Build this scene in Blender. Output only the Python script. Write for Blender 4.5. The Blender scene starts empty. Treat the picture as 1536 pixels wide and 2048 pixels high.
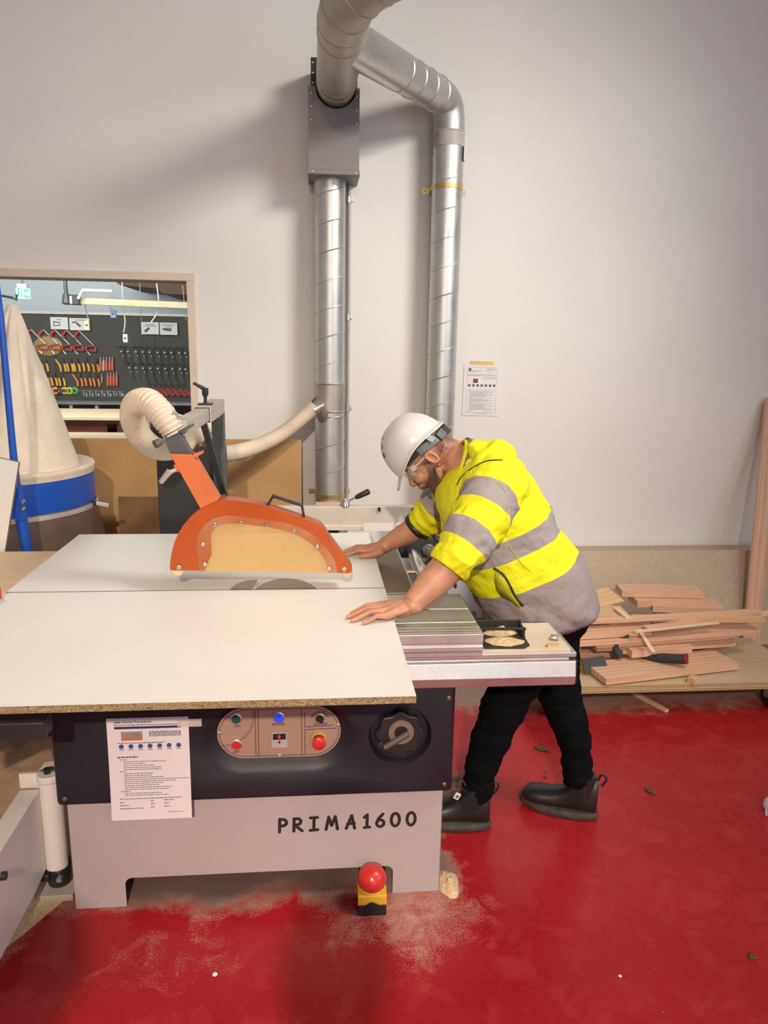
import bpy, bmesh, math, random
from mathutils import Vector as V, Matrix, Euler, noise
random.seed(7)
SC = bpy.context.scene
COL = SC.collection
PI = math.pi
# ---------------------------------------------------------------- camera
CH, CP, CY, CR, CF = 1.61, math.radians(12.4), math.radians(5.4), 0.0175, 1480.0
FW = V((math.sin(CY)*math.cos(CP), math.cos(CY)*math.cos(CP), -math.sin(CP)))
R0 = V((math.cos(CY), -math.sin(CY), 0)); U0 = R0.cross(FW)
RR = (R0*math.cos(CR) + U0*math.sin(CR)).normalized(); UU = (U0*math.cos(CR) - R0*math.sin(CR)).normalized()
cam = bpy.data.cameras.new('camera'); camo = bpy.data.objects.new('camera', cam); COL.objects.link(camo)
m = Matrix((RR, UU, -FW)).transposed().to_4x4(); m.translation = (0, 0, CH)
camo.matrix_world = m
cam.sensor_fit = 'VERTICAL'; cam.sensor_height = 36.0; cam.lens = 36.0*CF/2048.0
cam.clip_start = 0.05; cam.clip_end = 60
SC.camera = camo

def at(px, py, x=None, y=None, z=None):
    """world point at a known depth (y), height (z) or x, measured off the photograph"""
    d = FW + RR*((px-768)/CF) - UU*((py-1024)/CF)
    if x is not None: t = x/d.x
    elif y is not None: t = y/d.y
    else: t = (z-CH)/d.z
    return V((0, 0, CH)) + d*t

# ---------------------------------------------------------------- object helpers
def tag(o, label=None, cat=None, group=None, kind=None):
    if label: o['label'] = label
    if cat: o['category'] = cat
    if group: o['group'] = group
    if kind: o['kind'] = kind
    return o

def thing(name, label, cat, loc=(0, 0, 0), group=None, rot=(0, 0, 0)):
    o = bpy.data.objects.new(name, None); COL.objects.link(o)
    o.location = loc; o.rotation_euler = rot; o.empty_display_size = .05
    return tag(o, label, cat, group)

def kids(o): return [c for c in bpy.data.objects if c.parent == o]

def dup(o, loc=None, rot=None, label=None, group=None):
    def rec(s, par):
        c = s.copy(); COL.objects.link(c)
        if par: c.parent = par; c.matrix_parent_inverse = s.matrix_parent_inverse.copy()
        for k in TREE.get(s.name, []): TREE.setdefault(c.name, []).append(rec(k, c))
        return c
    n = rec(o, None)
    if loc is not None: n.location = loc
    if rot is not None: n.rotation_euler = rot
    if label: n['label'] = label
    if group: n['group'] = group
    return n
TREE = {}

def worldmat(o):
    mm = Matrix.LocRotScale(o.location, o.rotation_euler, o.scale)
    return worldmat(o.parent) @ mm if o.parent else mm

def frame(p, q, up=(0, 0, 1)):
    """rotation whose X runs p->q, Z as near up as can be"""
    x = (V(q)-V(p)).normalized(); u = V(up)
    if abs(x.dot(u)) > .999: u = V((0, 1, 0))
    y = u.cross(x).normalized(); z = x.cross(y)
    return Matrix((x, y, z)).transposed()

def catmull(pts, n):
    """n samples of a Catmull-Rom curve through pts (vectors of any length)"""
    out = []; m_ = len(pts)-1
    for i in range(n):
        t = i/(n-1)*m_; k = min(int(t), m_-1); f = t-k
        p1, p2 = pts[k], pts[k+1]
        p0 = pts[k-1] if k > 0 else [2*a-b for a, b in zip(p1, p2)]
        p3 = pts[k+2] if k+2 <= m_ else [2*b-a for a, b in zip(p1, p2)]
        out.append([.5*(2*b+(c-a)*f+(2*a-5*b+4*c-d)*f*f+(3*b-a-3*c+d)*f**3) for a, b, c, d in zip(p0, p1, p2, p3)])
    return out

class MB:
    def __init__(s): s.bm = bmesh.new(); s.uv = None
    def _faces(s, vs, fs, mi=0):
        bv = [s.bm.verts.new(v) for v in vs]
        for f in fs:
            try: fc = s.bm.faces.new([bv[i] for i in f]); fc.material_index = mi
            except ValueError: pass
        return bv
    def box(s, c, d, R=None, mi=0):
        c = V(c); h = [a/2 for a in d]; R = R or Matrix.Identity(3)
        vs = [c + R @ V((sx*h[0], sy*h[1], sz*h[2])) for sx in (-1, 1) for sy in (-1, 1) for sz in (-1, 1)]
        s._faces(vs, [(0, 1, 3, 2), (4, 6, 7, 5), (0, 4, 5, 1), (2, 3, 7, 6), (0, 2, 6, 4), (1, 5, 7, 3)], mi); return s
    def span(s, a, b, mi=0):
        return s.box([(p+q)/2 for p, q in zip(a, b)], [abs(q-p) for p, q in zip(a, b)], None, mi)
    def bar(s, p, q, w, h, up=(0, 0, 1), mi=0):
        p, q = V(p), V(q); return s.box((p+q)/2, ((q-p).length, w, h), frame(p, q, up), mi)
    def cyl(s, p, q, r0, r1=None, n=24, mi=0):
        r1 = r0 if r1 is None else r1
        return s.tube([p, q], [r0, r1], n, mi)
    def tube(s, path, r, n=12, mi=0, caps=True, closed=False):
        path = [V(p) for p in path]; k = len(path)
        rs = list(r) if isinstance(r, (list, tuple)) else [r]*k
        tang = []
        for i in range(k):
            a = path[i-1] if (i > 0 or closed) else path[i]; b = path[(i+1) % k] if (i < k-1 or closed) else path[i]
            tang.append((b-a).normalized())
        t0 = tang[0]; u = V((0, 0, 1)) if abs(t0.z) < .9 else V((0, 1, 0))
        nrm = (u - t0*u.dot(t0)).normalized(); vs = []; fs = []
        for i in range(k):
            nrm = (nrm - tang[i]*nrm.dot(tang[i])).normalized(); bi = tang[i].cross(nrm)
            for j in range(n):
                a = 2*PI*j/n; vs.append(path[i] + (nrm*math.cos(a) + bi*math.sin(a))*rs[i])
        for i in range(k if closed else k-1):
            for j in range(n):
                i2 = (i+1) % k
                fs.append((i*n+j, i*n+(j+1) % n, i2*n+(j+1) % n, i2*n+j))
        if caps and not closed: fs.append(tuple(range(n))[::-1]); fs.append(tuple((k-1)*n+j for j in range(n)))
        s._faces(vs, fs, mi); return s
    def lathe(s, prof, o=(0, 0, 0), R=None, n=32, mi=0):
        """prof: (r, z) pairs about local Z"""
        R = R or Matrix.Identity(3); o = V(o); vs = []; fs = []; k = len(prof)
        for r, z in prof:
            for j in range(n):
                a = 2*PI*j/n; vs.append(o + R @ V((max(r, 1e-5)*math.cos(a), max(r, 1e-5)*math.sin(a), z)))
        for i in range(k-1):
            for j in range(n): fs.append((i*n+j, i*n+(j+1) % n, (i+1)*n+(j+1) % n, (i+1)*n+j))
        s._faces(vs, fs, mi); return s
    def prism(s, pts, vec, mi=0, mi_side=None):
        k = len(pts); a = [V(p) for p in pts]; v = V(vec); mi_side = mi if mi_side is None else mi_side
        bv = [s.bm.verts.new(p) for p in a] + [s.bm.verts.new(p+v) for p in a]
        f = s.bm.faces.new(bv[:k]); f.material_index = mi
        f = s.bm.faces.new(bv[k:][::-1]); f.material_index = mi
        for i in range(k):
            j = (i+1) % k; f = s.bm.faces.new((bv[j], bv[i], bv[k+i], bv[k+j])); f.material_index = mi_side
        return s
    def ball(s, c, r, R=None, n=16, mi=0):
        r = (r, r, r) if isinstance(r, (int, float)) else r; R = R or Matrix.Identity(3); c = V(c)
        vs = [c + R @ V((0, 0, -r[2]))]; fs = []
        for i in range(1, n//2):
            ph = -PI/2 + PI*i/(n//2)
            for j in range(n):
                a = 2*PI*j/n; vs.append(c + R @ V((r[0]*math.cos(ph)*math.cos(a), r[1]*math.cos(ph)*math.sin(a), r[2]*math.sin(ph))))
        vs.append(c + R @ V((0, 0, r[2]))); L = len(vs)-1; rows = n//2-1
        for j in range(n):
            fs.append((0, 1+(j+1) % n, 1+j)); fs.append((L, L-n+j, L-n+(j+1) % n))
        for i in range(rows-1):
            for j in range(n): fs.append((1+i*n+j, 1+i*n+(j+1) % n, 1+(i+1)*n+(j+1) % n, 1+(i+1)*n+j))
        s._faces(vs, fs, mi); return s
    def loft(s, rings, closed=True, caps=True, uvs=None, mi=0):
        """rings: equal-length lists of points; uvs: matching (u,v) with an extra column for the seam"""
        n = len(rings[0]); vs = [p for r in rings for p in r]
        bv = [s.bm.verts.new(v) for v in vs]
        lay = s.bm.loops.layers.uv.verify() if uvs else None
        for i in range(len(rings)-1):
            for j in range(n if closed else n-1):
                j2 = (j+1) % n
                f = s.bm.faces.new((bv[i*n+j], bv[i*n+j2], bv[(i+1)*n+j2], bv[(i+1)*n+j])); f.material_index = mi
                if lay:
                    for lp, (a, b) in zip(f.loops, ((i, j), (i, j+1), (i+1, j+1), (i+1, j))):
                        lp[lay].uv = (b/n, uvs[a])
        if caps and closed:
            for idx, rev in ((0, True), (len(rings)-1, False)):
                q = [bv[idx*n+j] for j in range(n)]
                f = s.bm.faces.new(q[::-1] if rev else q); f.material_index = mi
                if lay:
                    for lp in f.loops: lp[lay].uv = (0, uvs[idx])
        return s
    def build(s, name, mats, parent=None, smooth=40, bevel=0, seg=2, recalc=True, origin=None, local=False):
        if recalc: bmesh.ops.recalc_face_normals(s.bm, faces=s.bm.faces[:])
        me = bpy.data.meshes.new(name)
        o = bpy.data.objects.new(name, me); COL.objects.link(o)
        if parent is not None:
            o.parent = parent; TREE.setdefault(parent.name, []).append(o)
            if not local:
                s.bm.transform(worldmat(parent).inverted())
                o.location = (0, 0, 0)
        else:
            if origin is None and not local:
                xs = [v.co for v in s.bm.verts]
                origin = V([(min(c[i] for c in xs)+max(c[i] for c in xs))/2 for i in range(2)] + [min(c[2] for c in xs)])
            if origin is not None:
                s.bm.transform(Matrix.Translation(-V(origin))); o.location = origin
        s.bm.to_mesh(me); s.bm.free()
        for mt in (mats if isinstance(mats, (list, tuple)) else [mats]): me.materials.append(mt)
        if smooth:
            for p in me.polygons: p.use_smooth = True
            me.set_sharp_from_angle(angle=math.radians(smooth))
        if bevel:
            b = o.modifiers.new('edge', 'BEVEL'); b.width = bevel; b.segments = seg; b.limit_method = 'ANGLE'; b.angle_limit = math.radians(35)
        return o

def baked(o, keep=True):
    """replace an object's mesh with its evaluated (modifier-applied) mesh"""
    dg = bpy.context.evaluated_depsgraph_get(); dg.update()
    me = bpy.data.meshes.new_from_object(o.evaluated_get(dg))
    o.modifiers.clear(); o.data = me; return o

def kill(o):
    TREE_vals = [l for l in TREE.values() if o in l]
    for l in TREE_vals: l.remove(o)
    bpy.data.objects.remove(o)

def cut(o, cutters):
    for c in cutters:
        b = o.modifiers.new('cut', 'BOOLEAN'); b.operation = 'DIFFERENCE'; b.object = c; b.solver = 'EXACT'
    baked(o)
    for c in cutters: kill(c)
    for p in o.data.polygons: p.use_smooth = True
    o.data.set_sharp_from_angle(angle=math.radians(35))
    return o

def text(s, size, name, mat, parent, loc, rot, align='LEFT', extrude=.0004, sx=1.0):
    cu = bpy.data.curves.new('lettering', 'FONT'); cu.body = s; cu.size = size; cu.extrude = extrude; cu.align_x = align
    t = bpy.data.objects.new('lettering', cu); COL.objects.link(t)
    dg = bpy.context.evaluated_depsgraph_get(); dg.update()
    me = bpy.data.meshes.new_from_object(t.evaluated_get(dg)); bpy.data.objects.remove(t)
    mw = Matrix.Translation(loc) @ Euler(rot).to_matrix().to_4x4() @ Matrix.Diagonal((sx, 1, 1, 1))
    if parent is not None: mw = worldmat(parent).inverted() @ mw
    me.transform(mw); me.materials.clear(); me.materials.append(mat)
    o = bpy.data.objects.new(name, me); COL.objects.link(o)
    if parent is not None: o.parent = parent; TREE.setdefault(parent.name, []).append(o)
    return o

def joined(name, objs, parent):
    """several helper meshes of one part joined into ONE mesh object"""
    bm = bmesh.new(); mats = []
    for o in objs:
        n0 = len(bm.faces); me = o.data.copy(); me.transform(worldmat(o)); bm.from_mesh(me)
        bm.faces.ensure_lookup_table()
        idx = []
        for mt in o.data.materials:
            if mt not in mats: mats.append(mt)
            idx.append(mats.index(mt))
        for f in bm.faces[n0:]: f.material_index = idx[f.material_index] if idx else 0
        kill(o)
    b = MB(); b.bm.free(); b.bm = bm
    return b.build(name, mats, parent, smooth=0, recalc=False)

# ---------------------------------------------------------------- materials
class N:
    def __init__(s, name):
        s.m = bpy.data.materials.new(name); s.m.use_nodes = True; s.t = s.m.node_tree; s.t.nodes.clear()
        s.out = s.t.nodes.new('ShaderNodeOutputMaterial'); s.p = s.t.nodes.new('ShaderNodeBsdfPrincipled')
        s.l(s.p.outputs[0], s.out.inputs[0]); s._c = None
    def n(s, typ, **k):
        x = s.t.nodes.new(typ)
        for a, b in k.items(): setattr(x, a, b)
        return x
    def l(s, a, b): s.t.links.new(a, b)
    def put(s, sock, v):
        if hasattr(v, 'is_linked'): s.l(v, sock)
        else:
            if isinstance(v, (tuple, list)) and len(v) == 3 and sock.type == 'RGBA': v = (*v, 1)
            sock.default_value = v
    def obj(s, scale=(1, 1, 1), loc=(0, 0, 0), src='Object'):
        c = s.n('ShaderNodeTexCoord'); mp = s.n('ShaderNodeMapping'); mp.inputs['Scale'].default_value = scale; mp.inputs['Location'].default_value = loc
        s.l(c.outputs[src], mp.inputs[0]); return mp.outputs[0]
    def noise(s, vec, scale=5, detail=4, rough=.55, dist=0):
        x = s.n('ShaderNodeTexNoise'); s.l(vec, x.inputs['Vector']); x.inputs['Scale'].default_value = scale; x.inputs['Detail'].default_value = detail
        x.inputs['Roughness'].default_value = rough; x.inputs['Distortion'].default_value = dist; return x.outputs[0]
    def rng(s, v, a, b, c=0.0, d=1.0, smooth=False):
        x = s.n('ShaderNodeMapRange'); x.inputs[1].default_value = a; x.inputs[2].default_value = b; x.inputs[3].default_value = c; x.inputs[4].default_value = d
        if smooth: x.interpolation_type = 'SMOOTHSTEP'
        s.l(v, x.inputs[0]); return x.outputs[0]
    def mix(s, f, a, b):
        x = s.n('ShaderNodeMix', data_type='RGBA'); s.put(x.inputs[0], f); s.put(x.inputs[6], a); s.put(x.inputs[7], b); return x.outputs[2]
    def math(s, op, a, b=0.0):
        x = s.n('ShaderNodeMath', operation=op); s.put(x.inputs[0], a); s.put(x.inputs[1], b); return x.outputs[0]
    def sep(s, v):
        x = s.n('ShaderNodeSeparateXYZ'); s.l(v, x.inputs[0]); return x.outputs
    def bump(s, h, strength=.3, dist=.01):
        x = s.n('ShaderNodeBump'); x.inputs['Strength'].default_value = strength; x.inputs['Distance'].default_value = dist
        s.l(h, x.inputs['Height']); s.l(x.outputs[0], s.p.inputs['Normal']); return x
    def set(s, col=None, rough=None, metal=None, **k):
        if col is not None: s.put(s.p.inputs['Base Color'], col)
        if rough is not None: s.put(s.p.inputs['Roughness'], rough)
        if metal is not None: s.put(s.p.inputs['Metallic'], metal)
        for a, b in k.items(): s.put(s.p.inputs[a.replace('_', ' ')], b)
        return s.m

def flat(name, c, rough=.5, metal=0, var=.12, scale=9, bump=0, bscale=60, **k):
    """one paint or plastic with slight mottling"""
    a = N(name); v = a.obj()
    n1 = a.noise(v, scale, 5)
    c2 = tuple(max(0, x*(1-var)) for x in c); c3 = tuple(min(1, x*(1+var)) for x in c)
    col = a.mix(a.rng(n1, .3, .7), c2, c3)
    if bump: a.bump(a.noise(v, bscale, 4), bump, .004)
    return a.set(col, a.rng(n1, .3, .7, max(0, rough-.06), min(1, rough+.06)), metal, **k)

def wood(name, c1, c2, sc=1.0, rough=.55):
    """sawn timber, grain along local X"""
    a = N(name); v = a.obj((1.2*sc, 16*sc, 16*sc))
    w = a.n('ShaderNodeTexWave', wave_type='BANDS', bands_direction='Y'); a.l(a.obj((.5*sc, 7*sc, 7*sc)), w.inputs[0])
    w.inputs['Scale'].default_value = 1.4; w.inputs['Distortion'].default_value = 6; w.inputs['Detail'].default_value = 3; w.inputs['Detail Scale'].default_value = .8
    n1 = a.noise(v, 5, 6, .6)
    f = a.math('ADD', a.math('MULTIPLY', a.rng(w.outputs[1], 0, 1), .55), a.math('MULTIPLY', a.rng(n1, .3, .7), .45))
    a.bump(n1, .12, .003)
    return a.set(a.mix(f, c1, c2), rough)
# ---------------------------------------------------------------- material set
def wall_mat():
    a = N('white wall paint'); v = a.obj()
    c = a.mix(a.rng(a.noise(v, 1.3, 4), .35, .65), (.78, .77, .745), (.82, .81, .79))
    # scattered small scuffs
    s = a.noise(a.obj((3, 3, 5)), 2.2, 8, .75, 1.5)
    c = a.mix(a.math('MULTIPLY', a.rng(s, .70, .76), .35), c, (.45, .40, .37))
    a.bump(a.noise(v, 90, 3), .06, .004)
    return a.set(c, .62)

def floor_mat():
    a = N('red floor coating'); v = a.obj(); x, y, z = a.sep(v)
    n1 = a.noise(v, 1.6, 6, .6, .4); n2 = a.noise(v, 9, 6, .7, .6); n3 = a.noise(v, 160, 3, .7)
    base = a.mix(a.rng(n1, .3, .7), (.31, .010, .016), (.39, .017, .022))
    base = a.mix(a.math('MULTIPLY', a.rng(n2, .5, .66), .16), base, (.60, .13, .10))      # scuffs and dried smears
    def band(s, lo, hi): return a.rng(s, lo, hi, 0, 1, True)
    wob = a.math('MULTIPLY', a.math('SUBTRACT', a.noise(v, 2.6, 5, .6), .5), .5)
    yy = a.math('ADD', y, wob); xx = a.math('ADD', x, wob)
    back = band(yy, 2.92, 3.2)                                                     # dust along the wall
    left = a.math('MULTIPLY', a.rng(xx, -.95, -.66, 1, 0, True), band(yy, 1.35, 2.1))
    def spot(cx, cy, r0, r1):
        d = a.n('ShaderNodeVectorMath', operation='DISTANCE'); cb = a.n('ShaderNodeCombineXYZ'); a.l(xx, cb.inputs[0]); a.l(yy, cb.inputs[1])
        a.l(cb.outputs[0], d.inputs[0]); d.inputs[1].default_value = (cx, cy, 0); return a.rng(d.outputs['Value'], r0, r1, 1, 0, True)
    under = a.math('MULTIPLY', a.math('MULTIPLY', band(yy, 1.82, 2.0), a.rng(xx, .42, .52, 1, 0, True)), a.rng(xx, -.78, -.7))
    toe = a.math('MAXIMUM', spot(.26, 1.86, .03, .36), a.math('MULTIPLY', spot(-.42, 1.74, .05, .36), .40))
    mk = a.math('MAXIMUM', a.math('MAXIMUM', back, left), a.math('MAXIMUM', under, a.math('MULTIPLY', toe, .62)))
    grain = a.rng(a.math('ADD', a.math('MULTIPLY', n3, .65), a.math('MULTIPLY', n2, .65)), .52, .80)
    dust = a.mix(a.rng(n2, .35, .65), (.46, .32, .23), (.58, .44, .30))
    dust = a.mix(back, dust, (.33, .25, .21)); dust = a.mix(under, dust, (.13, .105, .095)); dust = a.mix(a.math('MULTIPLY', toe, .5), dust, (.52, .34, .29))  # dust below the saw cabinet coloured darker, painting in the shade there
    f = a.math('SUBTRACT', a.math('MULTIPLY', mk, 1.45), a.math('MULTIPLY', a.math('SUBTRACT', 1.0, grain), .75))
    f = a.math('MAXIMUM', a.math('MINIMUM', f, .92), 0.0)
    col = a.mix(f, base, dust)
    sp = a.n('ShaderNodeTexVoronoi'); a.l(a.noise and v, sp.inputs['Vector']); sp.inputs['Scale'].default_value = 26
    specks = a.math('MULTIPLY', a.rng(sp.outputs['Distance'], .055, .035), a.rng(n1, .45, .6))
    col = a.mix(a.math('MULTIPLY', specks, .75), col, (.75, .55, .42))
    a.bump(a.noise(v, 30, 4), .05, .004)
    r = a.math('ADD', a.rng(n2, .3, .7, .20, .34), a.math('MULTIPLY', f, .5))
    return a.set(col, r, Specular_IOR_Level=.2)

def galv(name='galvanised steel', base=(.60, .61, .60), rough=.42):
    a = N(name); v = a.obj()
    vo = a.n('ShaderNodeTexVoronoi'); a.l(a.obj((1, 1, 1)), vo.inputs['Vector']); vo.inputs['Scale'].default_value = 120
    n1 = a.noise(v, 6, 5)
    f = a.math('ADD', a.math('MULTIPLY', vo.outputs['Color'], .35), a.math('MULTIPLY', a.rng(n1, .3, .7), .65))
    c = a.mix(f, tuple(x*.86 for x in base), tuple(min(1, x*1.12) for x in base))
    return a.set(c, a.rng(n1, .3, .7, rough-.05, rough+.08), .88)

def chip_mat():
    a = N('raw chipboard edge'); v = a.obj((60, 60, 130))
    n1 = a.noise(v, 4, 5, .75); n2 = a.noise(v, 1.7, 3)
    c = a.mix(a.rng(n1, .36, .62), (.06, .038, .02), (.46, .33, .17)); c = a.mix(a.math('MULTIPLY', a.rng(n2, .55, .7), .5), c, (.62, .48, .28))
    a.bump(n1, .4, .003); return a.set(c, .85)

def ply_edge(base=((.62, .45, .24), (.25, .14, .06)), top=(.60, .46, .30)):
    a = N('plywood'); v = a.obj(); g = a.n('ShaderNodeNewGeometry'); nz = a.sep(g.outputs['Normal'])[2]
    w = a.n('ShaderNodeTexWave', wave_type='BANDS', bands_direction='Z'); a.l(v, w.inputs[0]); w.inputs['Scale'].default_value = 38; w.inputs['Distortion'].default_value = .35
    e = a.mix(a.rng(w.outputs[1], .45, .75), base[1], base[0])
    n1 = a.noise(a.obj((2, 9, 2)), 3, 6, .65); t = a.mix(a.rng(n1, .3, .7), tuple(x*.78 for x in top), top)
    return a.set(a.mix(a.rng(nz, .5, .7), e, t), .7)

def window_glass():
    a = N('window glass'); tr = a.n('ShaderNodeBsdfTransparent'); tr.inputs[0].default_value = (.93, .95, .94, 1)
    gl = a.n('ShaderNodeBsdfGlossy'); gl.inputs['Roughness'].default_value = .03; mx = a.n('ShaderNodeMixShader')
    fr = a.n('ShaderNodeFresnel'); fr.inputs[0].default_value = 1.45
    a.l(fr.outputs[0], mx.inputs[0]); a.l(tr.outputs[0], mx.inputs[1]); a.l(gl.outputs[0], mx.inputs[2]); a.l(mx.outputs[0], a.out.inputs[0]); return a.m

def film(name, tint, solid, body, rough=.12, trans=None):
    """thin see-through sheet: part clear tint, part milky body colour, plus gloss"""
    a = N(name); tr = a.n('ShaderNodeBsdfTransparent'); tr.inputs[0].default_value = (*tint, 1)
    a.set(body, rough)
    mx = a.n('ShaderNodeMixShader'); n1 = a.rng(a.noise(a.obj(), 7, 4), .3, .7, max(0, solid-.12), min(1, solid+.12))
    a.l(n1, mx.inputs[0]); a.l(tr.outputs[0], mx.inputs[1])
    if trans:
        tl = a.n('ShaderNodeBsdfTranslucent'); tl.inputs[0].default_value = (*trans, 1); m2 = a.n('ShaderNodeMixShader'); m2.inputs[0].default_value = .45
        a.l(a.p.outputs[0], m2.inputs[1]); a.l(tl.outputs[0], m2.inputs[2]); a.l(m2.outputs[0], mx.inputs[2])
    else: a.l(a.p.outputs[0], mx.inputs[2])
    a.l(mx.outputs[0], a.out.inputs[0]); return a.m

def glow(name, c, s):
    a = N(name); return a.set(c, .4, Emission_Color=c, Emission_Strength=s)

def fabric(name, c, rough=.85, scale=55, bump=.25, folds=.35, sheen=.0, spec=.5):
    a = N(name); v = a.obj(); n1 = a.noise(v, 7, 5, .6, .8); n2 = a.noise(v, scale*6, 2)
    col = a.mix(a.rng(n1, .3, .7), tuple(x*.88 for x in c), tuple(min(1, x*1.06) for x in c))
    h = a.math('ADD', a.math('MULTIPLY', a.noise(a.obj((1, 1, 1.6)), 14, 4, .5, 1.2), folds), a.math('MULTIPLY', n2, .04))
    a.bump(h, bump, .02); return a.set(col, rough, Sheen_Weight=sheen, Specular_IOR_Level=spec)

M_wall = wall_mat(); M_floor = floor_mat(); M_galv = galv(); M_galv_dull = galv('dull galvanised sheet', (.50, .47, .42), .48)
M_alu = galv('mill aluminium', (.70, .68, .66), .38); M_chrome = flat('polished chrome', (.78, .78, .78), .12, 1)
M_chip = chip_mat(); M_ply = ply_edge(); M_glass = window_glass()
M_melamine = flat('white melamine face', (.78, .775, .745), .33, 0, .03, 3)
M_trim = flat('cream painted frame', (.74, .63, .51), .5, 0, .06, 4)
M_mdf = flat('brown fibreboard', (.47, .27, .105), .8, 0, .13, 5, .15, 200)
M_mdf_dark = flat('dark brown hardboard', (.17, .085, .032), .6, 0, .3, 6)
M_beige = flat('beige particleboard sheet', (.50, .40, .30), .85, 0, .08, 40, .2, 300)
M_timber = wood('pink hardwood', (.60, .335, .21), (.78, .51, .35))
M_timber2 = wood('tan softwood', (.58, .34, .17), (.74, .49, .27))
M_timber3 = wood('brown hardwood', (.33, .175, .10), (.52, .31, .19))
M_pine = wood('pale pine', (.66, .50, .30), (.82, .68, .46))
M_black = flat('black plastic', (.018, .018, .02), .42, 0, .2, 20)
M_blacksteel = flat('black painted steel', (.028, .03, .033), .45, .1, .25, 6)
M_greysteel = flat('grey painted steel', (.085, .095, .10), .42, .25, .3, 7, .05, 50)
M_dustgrey = flat('dusty grey steel', (.50, .46, .40), .7, .15, .12, 9)
M_boxgrey = flat('grey powder coated steel', (.235, .215, .215), .48, .15, .06, 3)
M_gold = flat('yellow zinc plate', (.62, .47, .19), .38, .75, .2, 15)
M_orange = flat('orange gloss enamel', (.42, .070, .007), .33, 0, .12, 6)
M_orange_dusty = flat('dusty orange enamel', (.62, .15, .045), .5, 0, .12, 8)
M_cabinet = flat('white cabinet enamel', (.42, .375, .385), .42, 0, .03, 5)
M_panel = flat('charcoal moulded panel', (.012, .011, .018), .48, 0, .2, 4, .04, 90)
M_iron = flat('ground cast iron', (.20, .165, .13), .42, .6, .15, 8)
M_white = flat('white enamel', (.76, .73, .71), .4, 0, .04, 5)
M_paper = flat('white paper', (.80, .79, .80), .6, 0, .02, 5)
M_ink = flat('grey print', (.12, .12, .15), .7); M_bluep = flat('blue print', (.03, .07, .26), .6); M_navy = flat('navy sticker', (.015, .025, .10), .5)
M_red = flat('red plastic', (.55, .03, .025), .28, 0, .06, 5); M_yellow = flat('yellow plastic', (.72, .42, .03), .4, 0, .06)
M_green = flat('green plastic', (.02, .075, .07), .3); M_bluelamp = glow('lit blue lamp', (.02, .07, .75), .9)
M_blue = flat('blue enamel', (.012, .085, .46), .35, 0, .1, 3); M_cream = flat('cream cloth band', (.74, .63, .52), .8, 0, .05)
M_canvas = fabric('unbleached canvas', (.76, .67, .56), .9, 60, .35, .5)
M_hose = flat('cream ribbed hose', (.70, .60, .47), .5, 0, .05, 5); M_hose2 = flat('grey ribbed hose', (.52, .47, .39), .5, 0, .05, 5)
M_rust = flat('rusty brass screw', (.36, .20, .09), .45, .6); M_bronze = flat('bronze ring', (.30, .23, .18), .35, .5)
M_sawdust = flat('sawdust', (.68, .50, .29), .95, 0, .25, 120, .8, 240)
M_rail = flat('dark anodised rail', (.055, .058, .07), .35, .5)

# ---------------------------------------------------------------- room
def struct(name, b, mt, smooth=0, bevel=0):
    return tag(b.build(name, mt, smooth=smooth, bevel=bevel), kind='structure')
XL, XR, YB, YR, ZC = -3.7, 3.7, 4.25, -4.6, 4.5
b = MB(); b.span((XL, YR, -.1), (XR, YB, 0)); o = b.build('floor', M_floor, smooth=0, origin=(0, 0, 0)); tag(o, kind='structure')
WX0, WX1, WZ0, WZ1 = -2.6, -.69, .93, 1.95
b = MB(); b.span((XL, YB, -.1), (WX0, YB+.16, ZC)).span((WX1, YB, -.1), (XR, YB+.16, ZC)).span((WX0, YB, -.1), (WX1, YB+.16, WZ0)).span((WX0, YB, WZ1), (WX1, YB+.16, ZC))
struct('wall_back', b, M_wall)
b = MB(); b.span((XL-.15, YR, -.1), (XL, YB+.16, ZC)); struct('wall_left', b, M_wall)
RY0, RY1, RZ0, RZ1 = -1.2, 1.6, 1.5, 3.4
b = MB(); b.span((XR, YR, -.1), (XR+.15, RY0, ZC)).span((XR, RY1, -.1), (XR+.15, YB+.16, ZC)).span((XR, RY0, -.1), (XR+.15, RY1, RZ0)).span((XR, RY0, RZ1), (XR+.15, RY1, ZC)); struct('wall_right', b, M_wall)
DX0, DX1, DZ1 = -.6, 3.2, 3.3
b = MB(); b.span((XL, YR-.15, -.1), (DX0, YR, ZC)).span((DX1, YR-.15, -.1), (XR, YR, ZC)).span((DX0, YR-.15, DZ1), (DX1, YR, ZC)); struct('wall_front', b, M_wall)
b = MB(); b.span((XL-.15, YR-.15, ZC), (XR+.15, YB+.16, ZC+.1)); struct('ceiling', b, M_wall)
b = MB(); b.span((XL, YB-.015, 0), (.98, YB, .045)); struct('baseboard_back', b, flat('taupe skirting', (.33, .27, .24), .6), 0, .003)
# window to the tool room
w = thing('window_1', None, None, (WX0, YB, WZ0)); tag(w, kind='structure')
b = MB(); t_ = .042
b.span((WX0-t_, YB-.02, WZ1), (WX1+t_, YB+.17, WZ1+t_)).span((WX1, YB-.02, WZ0-t_), (WX1+t_, YB+.17, WZ1)).span((WX0-t_, YB-.02, WZ0-t_), (WX0, YB+.17, WZ1)).span((WX0, YB-.03, WZ0-t_), (WX1, YB+.17, WZ0))
b.build('window_frame', M_trim, w, smooth=0, bevel=.003)
b = MB(); b.span((WX0, YB+.125, WZ0), (WX1, YB+.131, WZ1)); b.build('window_pane', M_glass, w, smooth=0)
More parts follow.
